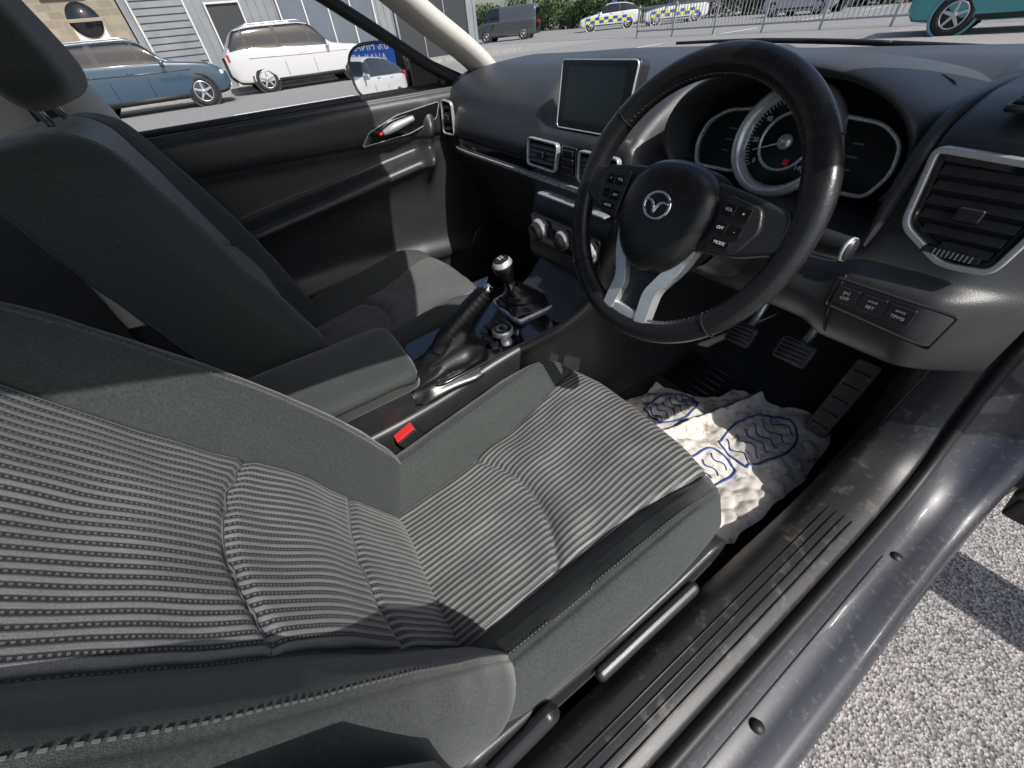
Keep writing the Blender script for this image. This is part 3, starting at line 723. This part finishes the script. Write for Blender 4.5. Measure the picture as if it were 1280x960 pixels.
def dx_(y,z):
    a=.0
    sm=lambda t:1/(1+math.exp(-max(-40,min(40,t))))
    a+=.022*sm((z-.855+.03*(y))/.008)*sm((.965-z)/.006)
    za=.735+(y+.49)*.14
    hm=sm((y+.62)/.02)*sm((.10-y)/.015)
    a+=.060*hm*sm((za-z)/.005)*math.exp(-max(0,za-z-.03)/.05)
    a+=.038*math.exp(-((y-.09-.25*(z-.85))/.022)**2)*sm((z-.74)/.02)*sm((.905-z)/.012)
    a+=.035*sm((.50-z-.10*max(0,y))/.015)*sm((y+.75)/.05)
    a-=.03*sm((.44-z)/.008)*sm((z-.33)/.008)*sm((y+.45)/.02)*sm((.12-y)/.02)
    a-=.004*math.exp(-((z-.855+.03*y)/.004)**2)
    return -.715+a
dc=empty('door_panel')
ys=np.linspace(-.95,.42,200); zs=np.linspace(.30,.968,150)
G=np.zeros((200,154,3))
for i,y in enumerate(ys):
    for j,z in enumerate(zs): G[i,j]=(dx_(y,z),y,z)
    for k,(a,b_) in enumerate(((-.705,.972),(-.73,.974),(-.76,.972),(-.79,.95))): G[i,150+k]=(a,y,b_)
grid('door_card',G,DOORM,dc)
fd=frame((-.690,.0,.9),(0,1,0),(0,0,1))
o=roundpoly([(-.135,-.035),(-.10,.0),(.0,.030),(.15,.045),(.13,.0),(.03,-.025)],.012)
prism('door_handle_bezel',o,fd,.008,PIANO,dc,bevel=.002)
frame_ring('door_handle_trim',o,inset(o,.0018),fd,.0095,SILV,dc,bevel=.0006)
o=roundpoly([(-.07,-.014),(-.05,.008),(.03,.022),(.055,.020),(.035,-.008),(-.04,-.018)],.008)
prism('door_handle_cup',o,fd@Matrix.Translation((0,0,.006)),.004,DARK,dc,bevel=0)
tube('door_pull_lever',[(-.670,-.060,.892),(-.662,-.02,.904),(-.666,.045,.916)],[.006,.011,.007],SILV,dc,smooth_pts=14,flat=1.1)
tube('door_lock_tab',[(-.676,-.075,.888),(-.673,-.060,.892)],.004,RED,dc)
tube('door_card_seam',[(dx_(y,z)+.0003,y,z) for y,z in zip(np.linspace(-.6,.05,30),.755+(np.linspace(-.6,.05,30)+.49)*.14)],.0012,DARK,dc,n=6)
lathe('door_speaker_grille',[(.085,0),(.085,.008),(.078,.010),(.0001,.012)],[PLAS],dc,n=40,mat4=frame((-.683,.26,.44),(0,1,0),(0,0,1)))
def pillar(name,pts,m,parent,w=.05):
    tube(name,pts,w,m,parent,n=14,smooth_pts=24,flat=.55)
pillar('a_pillar_trim_passenger',[(-.70,.40,.94),(-.685,.29,1.04),(-.65,.13,1.14),(-.60,-.06,1.26),(-.565,-.26,1.36)],HEADL,body,w=.060)
pillar('a_pillar_trim_driver',[(.70,.46,.96),(.68,.33,1.06),(.645,.16,1.17),(.60,-.03,1.28),(.565,-.24,1.37)],HEADL,body,w=.035)
tube('window_seal_passenger',[(-.745,.26,.975),(-.735,.13,1.05),(-.70,-.04,1.15),(-.66,-.23,1.25),(-.62,-.5,1.33)],.016,RUB,body,smooth_pts=30)
tube('belt_line_seal',[(-.745,-.95,.978),(-.745,.26,.976)],.010,RUB,body)
mesh('mirror_sail',[(-.742,.10,.975),(-.742,.32,.975),(-.742,.29,.99),(-.735,.10,1.075)],[(0,1,2,3)],RUB,body,smooth=False,solid=.012)
G=[]
for z,y0_,y1_,x in((.55,-.98,-.60,-.70),(.96,-.90,-.66,-.69),(1.1,-.88,-.69,-.665),(1.25,-.88,-.71,-.62),(1.37,-.92,-.70,-.57)):
    G.append([(x-.05,y1_+.01,z),(x+.0,y1_,z),(x+.02,(y0_+y1_)/2+.04,z),(x+.02,(y0_+y1_)/2-.04,z),(x,y0_,z),(x-.05,y0_-.01,z)])
grid('b_pillar_trim_passenger',G,HEADL,body,sub=1)
sb=empty('seat_belt')
def strap(name,pts,w,m,parent,nrm):
    V=[];F=[]
    for p in pts:
        p=Vector(p); n_=Vector(nrm).normalized()*w/2; V+=[p-n_,p+n_]
    for i in range(len(pts)-1): F.append((2*i,2*i+1,2*i+3,2*i+2))
    return mesh(name,V,F,m,parent,solid=.0015)
strap('belt_webbing',[(-.645,-.77,1.13),(-.635,-.76,.95),(-.65,-.75,.75),(-.67,-.74,.5),(-.68,-.72,.3)],.048,BELT,sb,(0,1,.1))
box('belt_anchor',(-.640,-.77,1.14),(.02,.06,.035),HEADL,sb,bevel=.008)
sb2=empty('seat_belt')
strap('belt_webbing',[(.69,-.88,1.05),(.655,-.66,.885),(.660,-.60,.80),(.668,-.57,.70),(.69,-.58,.45)],.048,BELT,sb2,(-.55,1,.2))
G=np.zeros((14,13,3))
for i,y in enumerate(np.linspace(-1.9,-.04,14)):
    for j,u in enumerate(np.linspace(-1,1,13)):
        G[i,j]=(u*.60,y+.05*(1-u*u)-.10*abs(u)**3*(1 if i==13 else 0),1.405+.035*(1-u*u)-.05*max(0,(-1.2-y)/.7)-(.02 if i==13 else 0)-.03*abs(u)**6)
grid('roof_headliner',G,HEADL,body,solid=-.02)
for s in(-1,1):
    mesh('rear_side_trim',[(s*.72,-.95,.3),(s*.72,-1.9,.3),(s*.70,-1.9,.98),(s*.70,-.95,.98)],[(0,1,2,3)],DOORM,body,smooth=False,solid=.02)
mesh('rear_bench',[(-.65,-1.25,.55),(.65,-1.25,.55),(.65,-1.7,.52),(-.65,-1.7,.52),(.65,-1.9,1.05),(-.65,-1.9,1.05),(-.65,-1.22,.3),(.65,-1.22,.3)],[(0,1,2,3),(3,2,4,5),(6,7,1,0)],FAB,body,bevel=.03)
G=[]
for u in np.linspace(-1,1,21):
    yb=.72-.36*u*u*abs(u)**.5
    G.append([(u*.72,yb-.10,1.02-.012*u*u),(u*.73,yb,1.0),(u*.76,yb+.15,.965-.02*u*u),(u*.78,yb+.5,.93-.03*u*u),(u*.76,1.45-.1*u*u,.86-.04*u*u),(u*.70,1.75-.2*u*u,.72),(u*.68,1.8-.2*u*u,.4)])
grid('bonnet',G,[RUB,PAINT],body,lambda i,j:0 if j<2 else 1)
for s in(-1,1):
    G=[]
    for y in np.linspace(.50,1.65,8):
        G.append([(s*.77,y,.90-.03*(y-.5)),(s*.86,y,.84-.03*(y-.5)),(s*.90,y,.7),(s*.90,y,.45),(s*.88,y,.2)])
    grid('front_wing',G,PAINT,body,sub=1)
mesh('passenger_door_skin',[(-.80,.45,.95),(-.80,-1.9,.95),(-.90,-1.9,.65),(-.90,.45,.65),(-.87,-1.9,.25),(-.87,.45,.25)],[(0,1,2,3),(3,2,4,5)],PAINT,body,smooth=False)
wp=empty('windscreen_wiper')
tube('wiper_arm',[(.46,.60,1.015),(.2,.70,1.02),(.0,.72,1.025)],.005,RUB,wp,smooth_pts=14)
tube('wiper_blade',[(.30,.66,1.02),(.0,.735,1.025),(-.25,.72,1.025)],.0035,RUB,wp,smooth_pts=14)
wm=empty('wing_mirror')
G=[]
mc=(-.935,.06,1.020)
mf=frame(mc,(.87,.49,0),(-.02,.03,1))
for t,sc in((0,.97),(.012,1.0),(.04,.99),(.075,.90),(.10,.66),(.118,.25),(.121,.001)):
    row=[]
    for k in range(40):
        a=2*math.pi*k/40; c,s=math.cos(a),math.sin(a)
        p=mf@Vector((.135*sc*math.copysign(abs(c)**.65,c),.084*sc*math.copysign(abs(s)**.7,s),-t)); row.append(tuple(p))
    G.append(row)
grid('mirror_housing',G,PAINT,wm,closed_v=True)
po=[(.129*math.copysign(abs(math.cos(a))**.65,math.cos(a)),.079*math.copysign(abs(math.sin(a))**.7,math.sin(a))) for a in np.linspace(0,2*math.pi,48,endpoint=False)]
frame_ring('mirror_rim',po,inset(po,.006),mf,.006,RUB,wm,bevel=0)
prism('mirror_glass',inset(po,.004),mf,.003,MIRR,wm,bevel=0)
tube('mirror_arm',[(-.745,.22,.985),(-.80,.19,.975),(-.86,.14,.965)],[.035,.03,.032],RUB,wm,smooth_pts=10,flat=.6)
dd=empty('car_door')
hx,hy=.925,.62; dr=Vector((math.sin(1.62),-math.cos(1.62),0)); nn=Vector((dr.y,-dr.x,0))
G=[]
for L_ in np.linspace(0,1.0,8):
    b0=Vector((hx,hy,0))+dr*float(L_)
    G.append([tuple(b0+nn*a+Vector((0,0,z))) for a,z in((-.03,.24),(.06,.26),(.065,.6),(.03,.95),(-.08,.95),(-.09,.6),(-.07,.26))])
grid('door_skin',G,PAINT,dd,closed_v=True)
box('door_end_face',(.925,.62,.6),(.02,.15,.66),RUB,dd,bevel=.006)
for z in(.42,.74):
    box('door_hinge',(.885,.505,z),(.075,.05,.055),RUB,dd,bevel=.006)
    tube('hinge_pin',[(.90,.485,z-.04),(.90,.485,z+.04)],.010,PLAS,dd)
    for q_ in(-.015,.015): tube('hinge_bolt',[(.862,.478,z+q_),(.862,.466,z+q_)],.007,SILV,dd,n=6)
tube('door_check_strap',[(.83,.46,.56),(.95,.53,.55)],.010,RUB,dd)
tube('door_wiring_gaiter',[(.80,.46,.65),(.85,.455,.63),(.90,.48,.62),(.94,.55,.64)],.017,RUB,dd,smooth_pts=12)
# ------------------------------------------------------------------ outside world
def gm(name,c1,c2,scale,rough=.9,bump=.5,dist=.01):
    m,nt,b=nodes(name);N=nt.nodes;L=nt.links;b.inputs['Roughness'].default_value=rough
    tc=N.new('ShaderNodeTexCoord')
    v=N.new('ShaderNodeTexVoronoi'); v.inputs['Scale'].default_value=scale; L.new(tc.outputs['Object'],v.inputs['Vector'])
    n=N.new('ShaderNodeTexNoise'); n.inputs['Scale'].default_value=scale*.15; n.inputs['Detail'].default_value=8; n.inputs['Roughness'].default_value=.7; L.new(tc.outputs['Object'],n.inputs['Vector'])
    sp=N.new('ShaderNodeSeparateColor'); L.new(v.outputs['Color'],sp.inputs[0])
    a=N.new('ShaderNodeMath');a.operation='ADD';L.new(sp.outputs[0],a.inputs[0]);L.new(n.outputs['Fac'],a.inputs[1])
    r=N.new('ShaderNodeMapRange');r.inputs['From Min'].default_value=.5;r.inputs['From Max'].default_value=1.5;L.new(a.outputs[0],r.inputs['Value'])
    mx=N.new('ShaderNodeMix');mx.data_type='RGBA';mx.inputs['A'].default_value=(*c1,1);mx.inputs['B'].default_value=(*c2,1);L.new(r.outputs[0],mx.inputs['Factor'])
    L.new(mx.outputs['Result'],b.inputs['Base Color'])
    bp=N.new('ShaderNodeBump');bp.inputs['Strength'].default_value=bump;bp.inputs['Distance'].default_value=dist
    L.new(v.outputs['Distance'],bp.inputs['Height']);L.new(bp.outputs['Normal'],b.inputs['Normal'])
    return m
GR=gm('stone_chip_tarmac',(.09,.085,.085),(.42,.395,.385),190,bump=.8,dist=.004)
RD=gm('road_tarmac',(.16,.16,.155),(.25,.245,.24),40,bump=.3)
PV=gm('paving',(.22,.21,.2),(.32,.31,.29),12,bump=.2)
mesh('ground',[(-600,-600,0),(600,-600,0),(600,600,0),(-600,600,0)],[(0,1,2,3)],GR,smooth=False)
mesh('road',[(-19.0,-80,.004),(-6,-80,.004),(-6,120,.004),(-19.0,120,.004)],[(0,1,2,3)],RD,smooth=False)
mesh('pavement',[(-20.6,-80,.12),(-20.6,14,.12),(-22.2,14,.12),(-22.2,-80,.12),(-20.6,-80,0),(-20.6,14,0)],[(0,3,2,1),(0,1,5,4)],PV,smooth=False)
mesh('crossing_road',[(-200,19,.008),(200,19,.008),(200,34,.008),(-200,34,.008)],[(0,1,2,3)],RD,smooth=False)
LINE=mk('road_paint',(.7,.7,.68),.7,var=.2,vs=8)
mk_=empty('road_marking')
for k in range(-12,12): mesh('lane_dash',[(-12.6,k*6.,.012),(-12.45,k*6.,.012),(-12.45,k*6+3,.012),(-12.6,k*6+3,.012)],[(0,1,2,3)],LINE,mk_,smooth=False)
TYRE=mk('tyre',(.015,.015,.016),.8); GLS=mk('tinted_glass',(.01,.012,.014),.05,coat=.5); ALLOY=mk('alloy',(.5,.5,.52),.3,metal=.8); TRIMB=mk('black_trim',(.02,.02,.02),.6)
LMP=mk('headlamp',(.75,.77,.8),.1,coat=.5); TAIL=mk('tail_lamp',(.4,.01,.01),.15)
def vehicle(name,x,y,rot,L,W,H,col,kind='suv',stripes=None):
    e=empty(name,Matrix.Translation((x,y,0))@Matrix.Rotation(rot,4,'Z'))
    PT=mk(name+'_paint',col,.25,metal=0.,coat=1)
    if kind=='suv':   st_=[(0,.50,.70,.72,.80),(.03,.30,.78,.84,.90),(.10,.25,.96,.985,.95),(.25,.24,1.05,1.08,1.0),(.30,.24,1.07,1.12,1.0),(.42,.24,1.10,1.0*H-.06,1.0),(.50,.24,1.11,H,1.0),(.72,.24,1.14,H,1.0),(.88,.26,1.16,H-.06,.99),(.965,.30,1.12,1.20,.95),(1.,.48,.95,1.0,.86)]
    elif kind=='van': st_=[(0,.45,.75,.8,.85),(.03,.28,.95,1.0,.93),(.12,.25,1.10,1.15,.97),(.15,.25,1.12,1.25,.98),(.26,.24,1.15,H-.05,1.0),(.5,.24,1.15,H,1.0),(.8,.24,1.15,H,1.0),(.97,.26,1.15,H-.04,.98),(1.,.35,1.1,H-.25,.95)]
    else:             st_=[(0,.45,.62,.64,.80),(.03,.26,.70,.74,.90),(.10,.20,.80,.83,.95),(.27,.18,.92,.95,1.0),(.31,.18,.93,.98,1.0),(.45,.18,.95,H-.05,1.0),(.52,.18,.96,H,1.0),(.7,.18,.98,H-.02,1.0),(.85,.2,1.0,H-.14,.98),(.97,.26,.96,1.05,.92),(1.,.45,.8,.9,.85)]
    ts=[s[0] for s in st_]; tv=np.linspace(0,1,70); S=herm(ts,np.array([s[1:] for s in st_]),tv)
    ring=17;G=np.zeros((70,2*ring-1,3))
    for i,t in enumerate(tv):
        zl,zb,zt,wf=S[i]; w_=W/2*wf
        cab=max(0,min(1,(zt-zb)/(H-1.1)))
        tw=w_*(.97-.20*cab)
        q=herm([0,.12,.35,.55,.62,.85,.93,1],np.array([[w_*.90,zl],[w_*.98,zl+.06],[w_,(zl+zb)/2],[w_*.985,zb-.03],[w_*.965,zb],[tw+.02,zt-.05*cab],[tw-.05,zt-.005],[0,zt+.025]]),np.linspace(0,1,ring))
        for j in range(ring):
            G[i,j]=(q[j,0],(.5-t)*L,q[j,1]); G[i,2*ring-2-j]=(-q[j,0],(.5-t)*L,q[j,1])
    def mf_(i,j):
        jj=j if j<ring-1 else 2*ring-3-j
        t=(tv[i]+tv[i+1])/2; zl,zb,zt,wf=S[i]; c=(zt-zb)
        if jj in(10,11,12,13) and c>.14:
            if kind=='van' and t>.42: return 0
            for pz_ in((.44,.455),(.635,.66),(.845,.86)):
                if pz_[0]<t<pz_[1]: return 2
            return 1 if t<.95 else 0
        if jj>=13:
            if kind=='van': return 1 if .15<t<.26 else 0
            if .30<t<.42: return 1
            if .885<t<.955: return 1
        if jj<2 and kind=='suv': return 2
        return 0
    grid('body',G,[PT,GLS,TRIMB],e,mf_)
    wr=.36 if kind!='car' else .33
    for t in(.185,.80):
        for s in(-1,1):
            yv=(.5-t)*L; f=frame((s*(W/2-.22),yv,wr),(0,1,0),(0,0,1))
            if s<0: f=f@Matrix.Rotation(math.pi,4,'Y')
            lathe('wheel_arch',[(wr+.085,.05),(wr+.08,.205),(wr+.03,.207),(wr+.025,.05)],[TRIMB if kind=='suv' else PT],e,n=40,mat4=f)
            lathe('wheel_well',[(wr+.03,.195),(.0001,.195)],[DARK],e,n=32,mat4=f)
            lathe('tyre',[(wr*.68,.0),(wr*.95,.0),(wr,.03),(wr,.18),(wr*.95,.213),(wr*.68,.218),(wr*.66,.20)],[TYRE],e,n=40,mat4=f)
            lathe('rim_back',[(wr*.66,.198),(.001,.197)],[DARK],e,n=32,mat4=f)
            lathe('rim_lip',[(wr*.69,.216),(wr*.68,.224),(wr*.62,.222),(wr*.62,.20)],[ALLOY],e,n=40,mat4=f)
            for k in range(5):
                a=2*math.pi*k/5+.3
                g=f@Matrix.Rotation(a,4,'Z')@Matrix.Translation((0,0,.205))
                prism('rim_spoke',[(.02,-.035),(wr*.64,-.022),(wr*.64,.022),(.02,.035)],g,.018,ALLOY,e,bevel=.003)
            lathe('rim_hub',[(.055,.205),(.05,.228),(.0001,.23)],[ALLOY],e,n=20,mat4=f)
    zb=float(herm(ts,np.array([s[2] for s in st_]),[.05])[0,0])
    for s in(-1,1):
        box('headlamp',(s*W*.36,L/2-.16,zb-.10),(.34,.20,.12),LMP,e,bevel=.04,rot=(0,0,-s*.25))
        box('tail_lamp',(s*W*.41,-L/2+.14,.98 if kind!='van' else .95),(.2,.16,.22),TAIL,e,bevel=.04)
        box('door_mirror',(s*(W/2+.07),(.5-.335)*L,1.08 if kind!='car' else .96),(.2,.10,.14),PT,e,bevel=.04)
        for t in(.45,.645):
            tube('door_handle',[(s*W*.502,(.5-t-.09)*L,.93),(s*W*.502,(.5-t-.055)*L,.93)],.014,PT,e,n=8)
            tube('door_gap',[(s*W*.5,(.5-t)*L,.40),(s*W*.5012,(.5-t)*L,.7),(s*W*.485,(.5-t)*L,1.04 if kind!='car' else .93)],.006,DARK,e,n=5)
        tube('sill_cladding',[(s*W*.47,L*.24,.32),(s*W*.47,-L*.22,.32)],.06,TRIMB,e,n=8)
        if kind=='suv':
            tube('roof_rail',[(s*W*.36,L*.06,H+.01),(s*W*.37,L*.02,H+.045),(s*W*.37,-L*.30,H+.04),(s*W*.36,-L*.35,H-.02)],.018,ALLOY,e,n=8)
            tube('body_crease',[(s*W*.497,L*.30,.88),(s*W*.5035,0,.90),(s*W*.497,-L*.36,.94)],.012,PT,e,n=6)
            tube('window_chrome',[(s*W*.488,L*.16,1.085),(s*W*.487,-L*.10,1.115),(s*W*.480,-L*.34,1.145)],.012,ALLOY,e,n=6)
    box('grille',(0,L/2-.03,.62),(W*.5,.08,.22),TRIMB,e,bevel=.03)
    box('number_plate',(0,L/2+.0,.42),(.52,.03,.11),WHITE,e,bevel=.004)
    if stripes:
        for s in(-1,1):
            for r in range(2):
                for k in range(10):
                    yv=L*.36-k*L*.075; zz=.52+r*.17
                    box('battenburg_patch',(s*W*.5015,yv,zz),(.012,L*.074,.165),stripes[(k+r)%2],e,bevel=0)
        box('light_bar',(0,-.05*L,H+.06),(1.1,.22,.10),mk('blue_beacon',(.02,.08,.6),.2),e,bevel=.03)
    return e
vehicle('parked_suv',-17.4,-1.75,0,4.5,1.86,1.62,(.025,.055,.09),'suv')
vehicle('parked_suv',-19.0,3.2,0,5.0,1.90,1.72,(.50,.50,.51),'suv')
YEL=mk('battenburg_yellow',(.65,.65,.05),.4); BLU=mk('battenburg_blue',(.02,.06,.45),.4)
vehicle('police_car',-29.5,28.5,2.4,4.5,1.8,1.48,(.6,.61,.62),'car',(YEL,BLU))
vehicle('police_car',-25.5,31.0,2.5,4.5,1.8,1.48,(.6,.61,.62),'car',(YEL,BLU))
vehicle('parked_van',-34,22.0,2.3,4.9,1.95,1.95,(.05,.055,.06),'van')
vehicle('parked_van',-2.6,16.0,1.75,4.9,1.95,1.9,(.02,.24,.24),'van')
vehicle('parked_car',-15.5,30.0,1.45,4.4,1.8,1.46,(.4,.41,.42),'car')
vehicle('parked_car',-5.2,-14.5,.3,4.4,1.8,1.46,(.45,.46,.47),'car')
def brickmat(name,c1,c2,mort,sc,bw,rh):
    m,nt,b=nodes(name);N=nt.nodes;L=nt.links;b.inputs['Roughness'].default_value=.9
    tc=N.new('ShaderNodeTexCoord'); sp=N.new('ShaderNodeSeparateXYZ'); L.new(tc.outputs['Object'],sp.inputs[0])
    ad=N.new('ShaderNodeMath'); ad.operation='ADD'; L.new(sp.outputs[0],ad.inputs[0]); L.new(sp.outputs[1],ad.inputs[1])
    cb=N.new('ShaderNodeCombineXYZ'); L.new(ad.outputs[0],cb.inputs[0]); L.new(sp.outputs[2],cb.inputs[1])
    t=N.new('ShaderNodeTexBrick'); t.inputs['Scale'].default_value=sc; t.inputs['Brick Width'].default_value=bw; t.inputs['Row Height'].default_value=rh; t.inputs['Mortar Size'].default_value=.012
    t.inputs['Color1'].default_value=(*c1,1); t.inputs['Color2'].default_value=(*c2,1); t.inputs['Mortar'].default_value=(*mort,1)
    L.new(cb.outputs[0],t.inputs['Vector']); L.new(t.outputs['Color'],b.inputs['Base Color'])
    return m
STONE=brickmat('coursed_stone',(.30,.26,.20),(.20,.17,.13),(.26,.24,.20),1,.42,.20)
CLAD=mk('grey_cladding',(.20,.215,.23),.6,var=.12,vs=2); CLD2=mk('dark_door',(.03,.033,.037),.5); WPAINT=mk('white_joinery',(.55,.55,.53),.5,var=.08,vs=3); ROOFM=mk('slate',(.08,.085,.09),.7,var=.3,vs=5)
def building(name,x,y0,y1,h,wm,roof='flat'):
    e=empty(name)
    box('walls',(x-4,(y0+y1)/2,h/2),(8,y1-y0,h),wm,e,bevel=0)
    if roof=='flat': box('parapet',(x-4,(y0+y1)/2,h+.1),(8.2,y1-y0+.1,.25),CLAD,e,bevel=.02)
    else:
        mesh('pitched_roof',[(x+.3,y0-.1,h),(x+.3,y1+.1,h),(x-8.3,y1+.1,h),(x-8.3,y0-.1,h),(x-4,y0-.1,h+2.8),(x-4,y1+.1,h+2.8)],[(0,1,5,4),(2,3,4,5),(0,4,3),(1,2,5)],ROOFM,e,smooth=False)
    return e
def opening(e,x,ya,yb,za,zb,fillm,frm=WPAINT,fw=.09,name='window',bars=1):
    box(name+'_fill',(x+.01,(ya+yb)/2,(za+zb)/2),(.06,yb-ya,zb-za),fillm,e,bevel=0)
    for (cy,cz,sy,sz) in(((ya+yb)/2,zb+fw/2,yb-ya+2*fw,fw),((ya+yb)/2,za-fw/2,yb-ya+2*fw,fw),(ya-fw/2,(za+zb)/2,fw,zb-za),(yb+fw/2,(za+zb)/2,fw,zb-za)):
        box(name+'_frame',(x+.05,cy,cz),(.12,sy,sz),frm,e,bevel=.01)
    for k in range(1,bars): box(name+'_mullion',(x+.055,ya+(yb-ya)*k/bars,(za+zb)/2),(.05,.05,zb-za),frm,e,bevel=0)
bs=building('stone_building',-22.3,-14,-1.55,5.5,STONE,'pitched')
for k in range(5):
    yy_=-13+k*2.4; opening(bs,-22.3,yy_,yy_+1.0,3.0,4.3,GLS,name='window',bars=2)
opening(bs,-22.3,-3.1,-2.2,.2,2.3,WPAINT,STONE,name='door')
lathe('door_fanlight',[(.45,0),(.45,.06),(.0001,.06)],[GLS],bs,n=32,mat4=frame((-22.28,-2.65,2.35),(0,1,0),(0,0,1)))
opening(bs,-22.3,-6.6,-5.4,.2,2.3,WPAINT,name='door')
bg=building('garage_building',-22.3,-1.5,12.6,4.6,CLAD)
for k in range(47): box('cladding_rib',(-22.29,-1.35+k*.30,2.3),(.05,.04,4.4),CLAD,bg,bevel=0)
opening(bg,-22.25,1.1,2.2,.15,2.5,CLD2,WPAINT,name='entrance_door',fw=.06)
opening(bg,-22.25,-1.2,.4,.15,2.9,CLAD,WPAINT,name='roller_door',fw=.06)
for k in range(14): box('roller_slat',(-22.20,-.4,.25+k*.19),(.03,1.55,.012),TRIMB,bg,bevel=0)
opening(bg,-22.25,3.6,7.4,.15,3.4,mk('blue_grey_door',(.10,.12,.145),.5,var=.1,vs=2),WPAINT,name='roller_door',bars=4,fw=.06)
opening(bg,-22.25,8.4,12.0,.15,3.4,CLD2,CLAD,name='roller_door',bars=3)
box('fascia_sign',(-22.2,5,4.0),(.12,7,.6),mk('sign_grey',(.10,.12,.14),.5),bg,bevel=.01)
b3=empty('industrial_unit'); box('walls',(-10,75,3.2),(70,12,6.4),CLAD,b3,bevel=0)
for k in range(12): box('roller_door',(-42+k*6,68.95,2),(3.6,.1,4),WPAINT if k%2 else CLD2,b3,bevel=0)
box('parapet',(-10,74.9,6.5),(70.4,12.3,.3),CLD2,b3,bevel=0)
fs=empty('forecourt_sign'); SB=mk('sign_blue',(.02,.10,.45),.4)
box('sign_board',(-6.2,-20.5,1.75),(2.6,.06,1.2),SB,fs,bevel=.01)
for sx in(-7.2,-5.2): tube('sign_post',[(sx,-20.55,0),(sx,-20.55,2.4)],.05,mk('post_white',(.6,.6,.6),.5),fs)
text('sign_text','0% FINANCE\nAVAILABLE',frame((-6.2,-20.46,1.75),(-1,0,0),(0,0,1)),.40,WHITE,fs)
b4=empty('showroom_building'); box('walls',(-8,-38,2.4),(34,8,4.8),CLAD,b4,bevel=0)
for k in range(7): box('showroom_window',(-22+k*4.6,-33.95,1.7),(3.6,.12,2.6),GLS,b4,bevel=0)
rl=empty('metal_railing'); RM=mk('galvanised_steel',(.45,.46,.46),.45,metal=.6)
x0,x1,yr=-17,8,18.4
for z in(.25,1.05): tube('rail',[(x0,yr,z),(x1,yr,z)],.03,RM,rl,n=8)
V=[];F=[]
for k in range(int((x1-x0)/.15)):
    x=x0+k*.15; r=.011 if k%14 else .035; b=len(V)
    for z in(0 if k%14==0 else .25,1.05 if k%14 else 1.15):
        for dx,dy in((-r,-r),(r,-r),(r,r),(-r,r)): V.append((x+dx,yr+dy,z))
    F+=[(b,b+1,b+5,b+4),(b+1,b+2,b+6,b+5),(b+2,b+3,b+7,b+6),(b+3,b,b+4,b+7),(b+4,b+5,b+6,b+7)]
mesh('balusters',V,F,RM,rl,smooth=False)
LEAF=mk('leaves',(.05,.085,.025),.7,var=.6,vs=1.2)
def foliage(name,x0,x1,y,h,d,n):
    V=[];F=[]
    for i in range(n):
        u=random.random(); x=x0+(x1-x0)*u; hh=h*(.75+.25*math.sin(x*.9)+.15*math.sin(x*2.3)); z=random.random()**.7*hh; yv=y+(random.random()-.5)*d
        s=.10+.12*random.random(); a=Vector((random.gauss(0,1),random.gauss(0,1),random.gauss(0,1))).normalized(); b_=a.orthogonal().normalized(); c=a.cross(b_)
        p=Vector((x,yv,z)); k=len(V); V+=[p-b_*s,p-c*s*.5,p+b_*s,p+c*s*.5]; F.append((k,k+1,k+2,k+3))
    return mesh(name,V,F,LEAF,smooth=False)
foliage('hedge',-80,10,36.5,3.0,2.8,42000)
BARK=mk('bark',(.1,.08,.06),.9,var=.3,vs=8)
def tree(x,y,h):
    e=empty('deciduous_tree',Matrix.Translation((x,y,0)))
    tube('trunk',[(0,0,0),(.1,.05,h*.3),(.0,.1,h*.6),(.15,0,h*.85)],[.22,.16,.10,.03],BARK,e,smooth_pts=12)
    V=[];F=[];cl_=[]
    for k in range(14):
        a=random.random()*6.28; z=h*(.4+.5*random.random()); r=h*.22*random.random()+.6
        p=Vector((math.cos(a)*r,math.sin(a)*r,z)); cl_.append(p)
        tube('limb',[(0,0,z*.7),tuple(p*.6+Vector((0,0,z*.35))),tuple(p)],[.06,.04,.015],BARK,e,smooth_pts=6,n=6)
    for k in range(4200):
        c=random.choice(cl_); p=c+Vector([random.gauss(0,.55) for _ in range(3)]); s=.08+.10*random.random()
        a=Vector((random.gauss(0,1),random.gauss(0,1),random.gauss(0,1))).normalized(); b_=a.orthogonal().normalized(); q_=a.cross(b_)
        k_=len(V); V+=[p-b_*s,p-q_*s*.5,p+b_*s,p+q_*s*.5]; F.append((k_,k_+1,k_+2,k_+3))
    mesh('crown',V,F,LEAF,e,smooth=False)
for x,y,h in((-56,39,9),(-47,41,8),(-38,39,8),(-30,41,9),(-14,39,8),(-4,40,7),(6,39,8)): tree(x,y,h)
if ERR: raise RuntimeError('\n'.join(ERR[:12]))
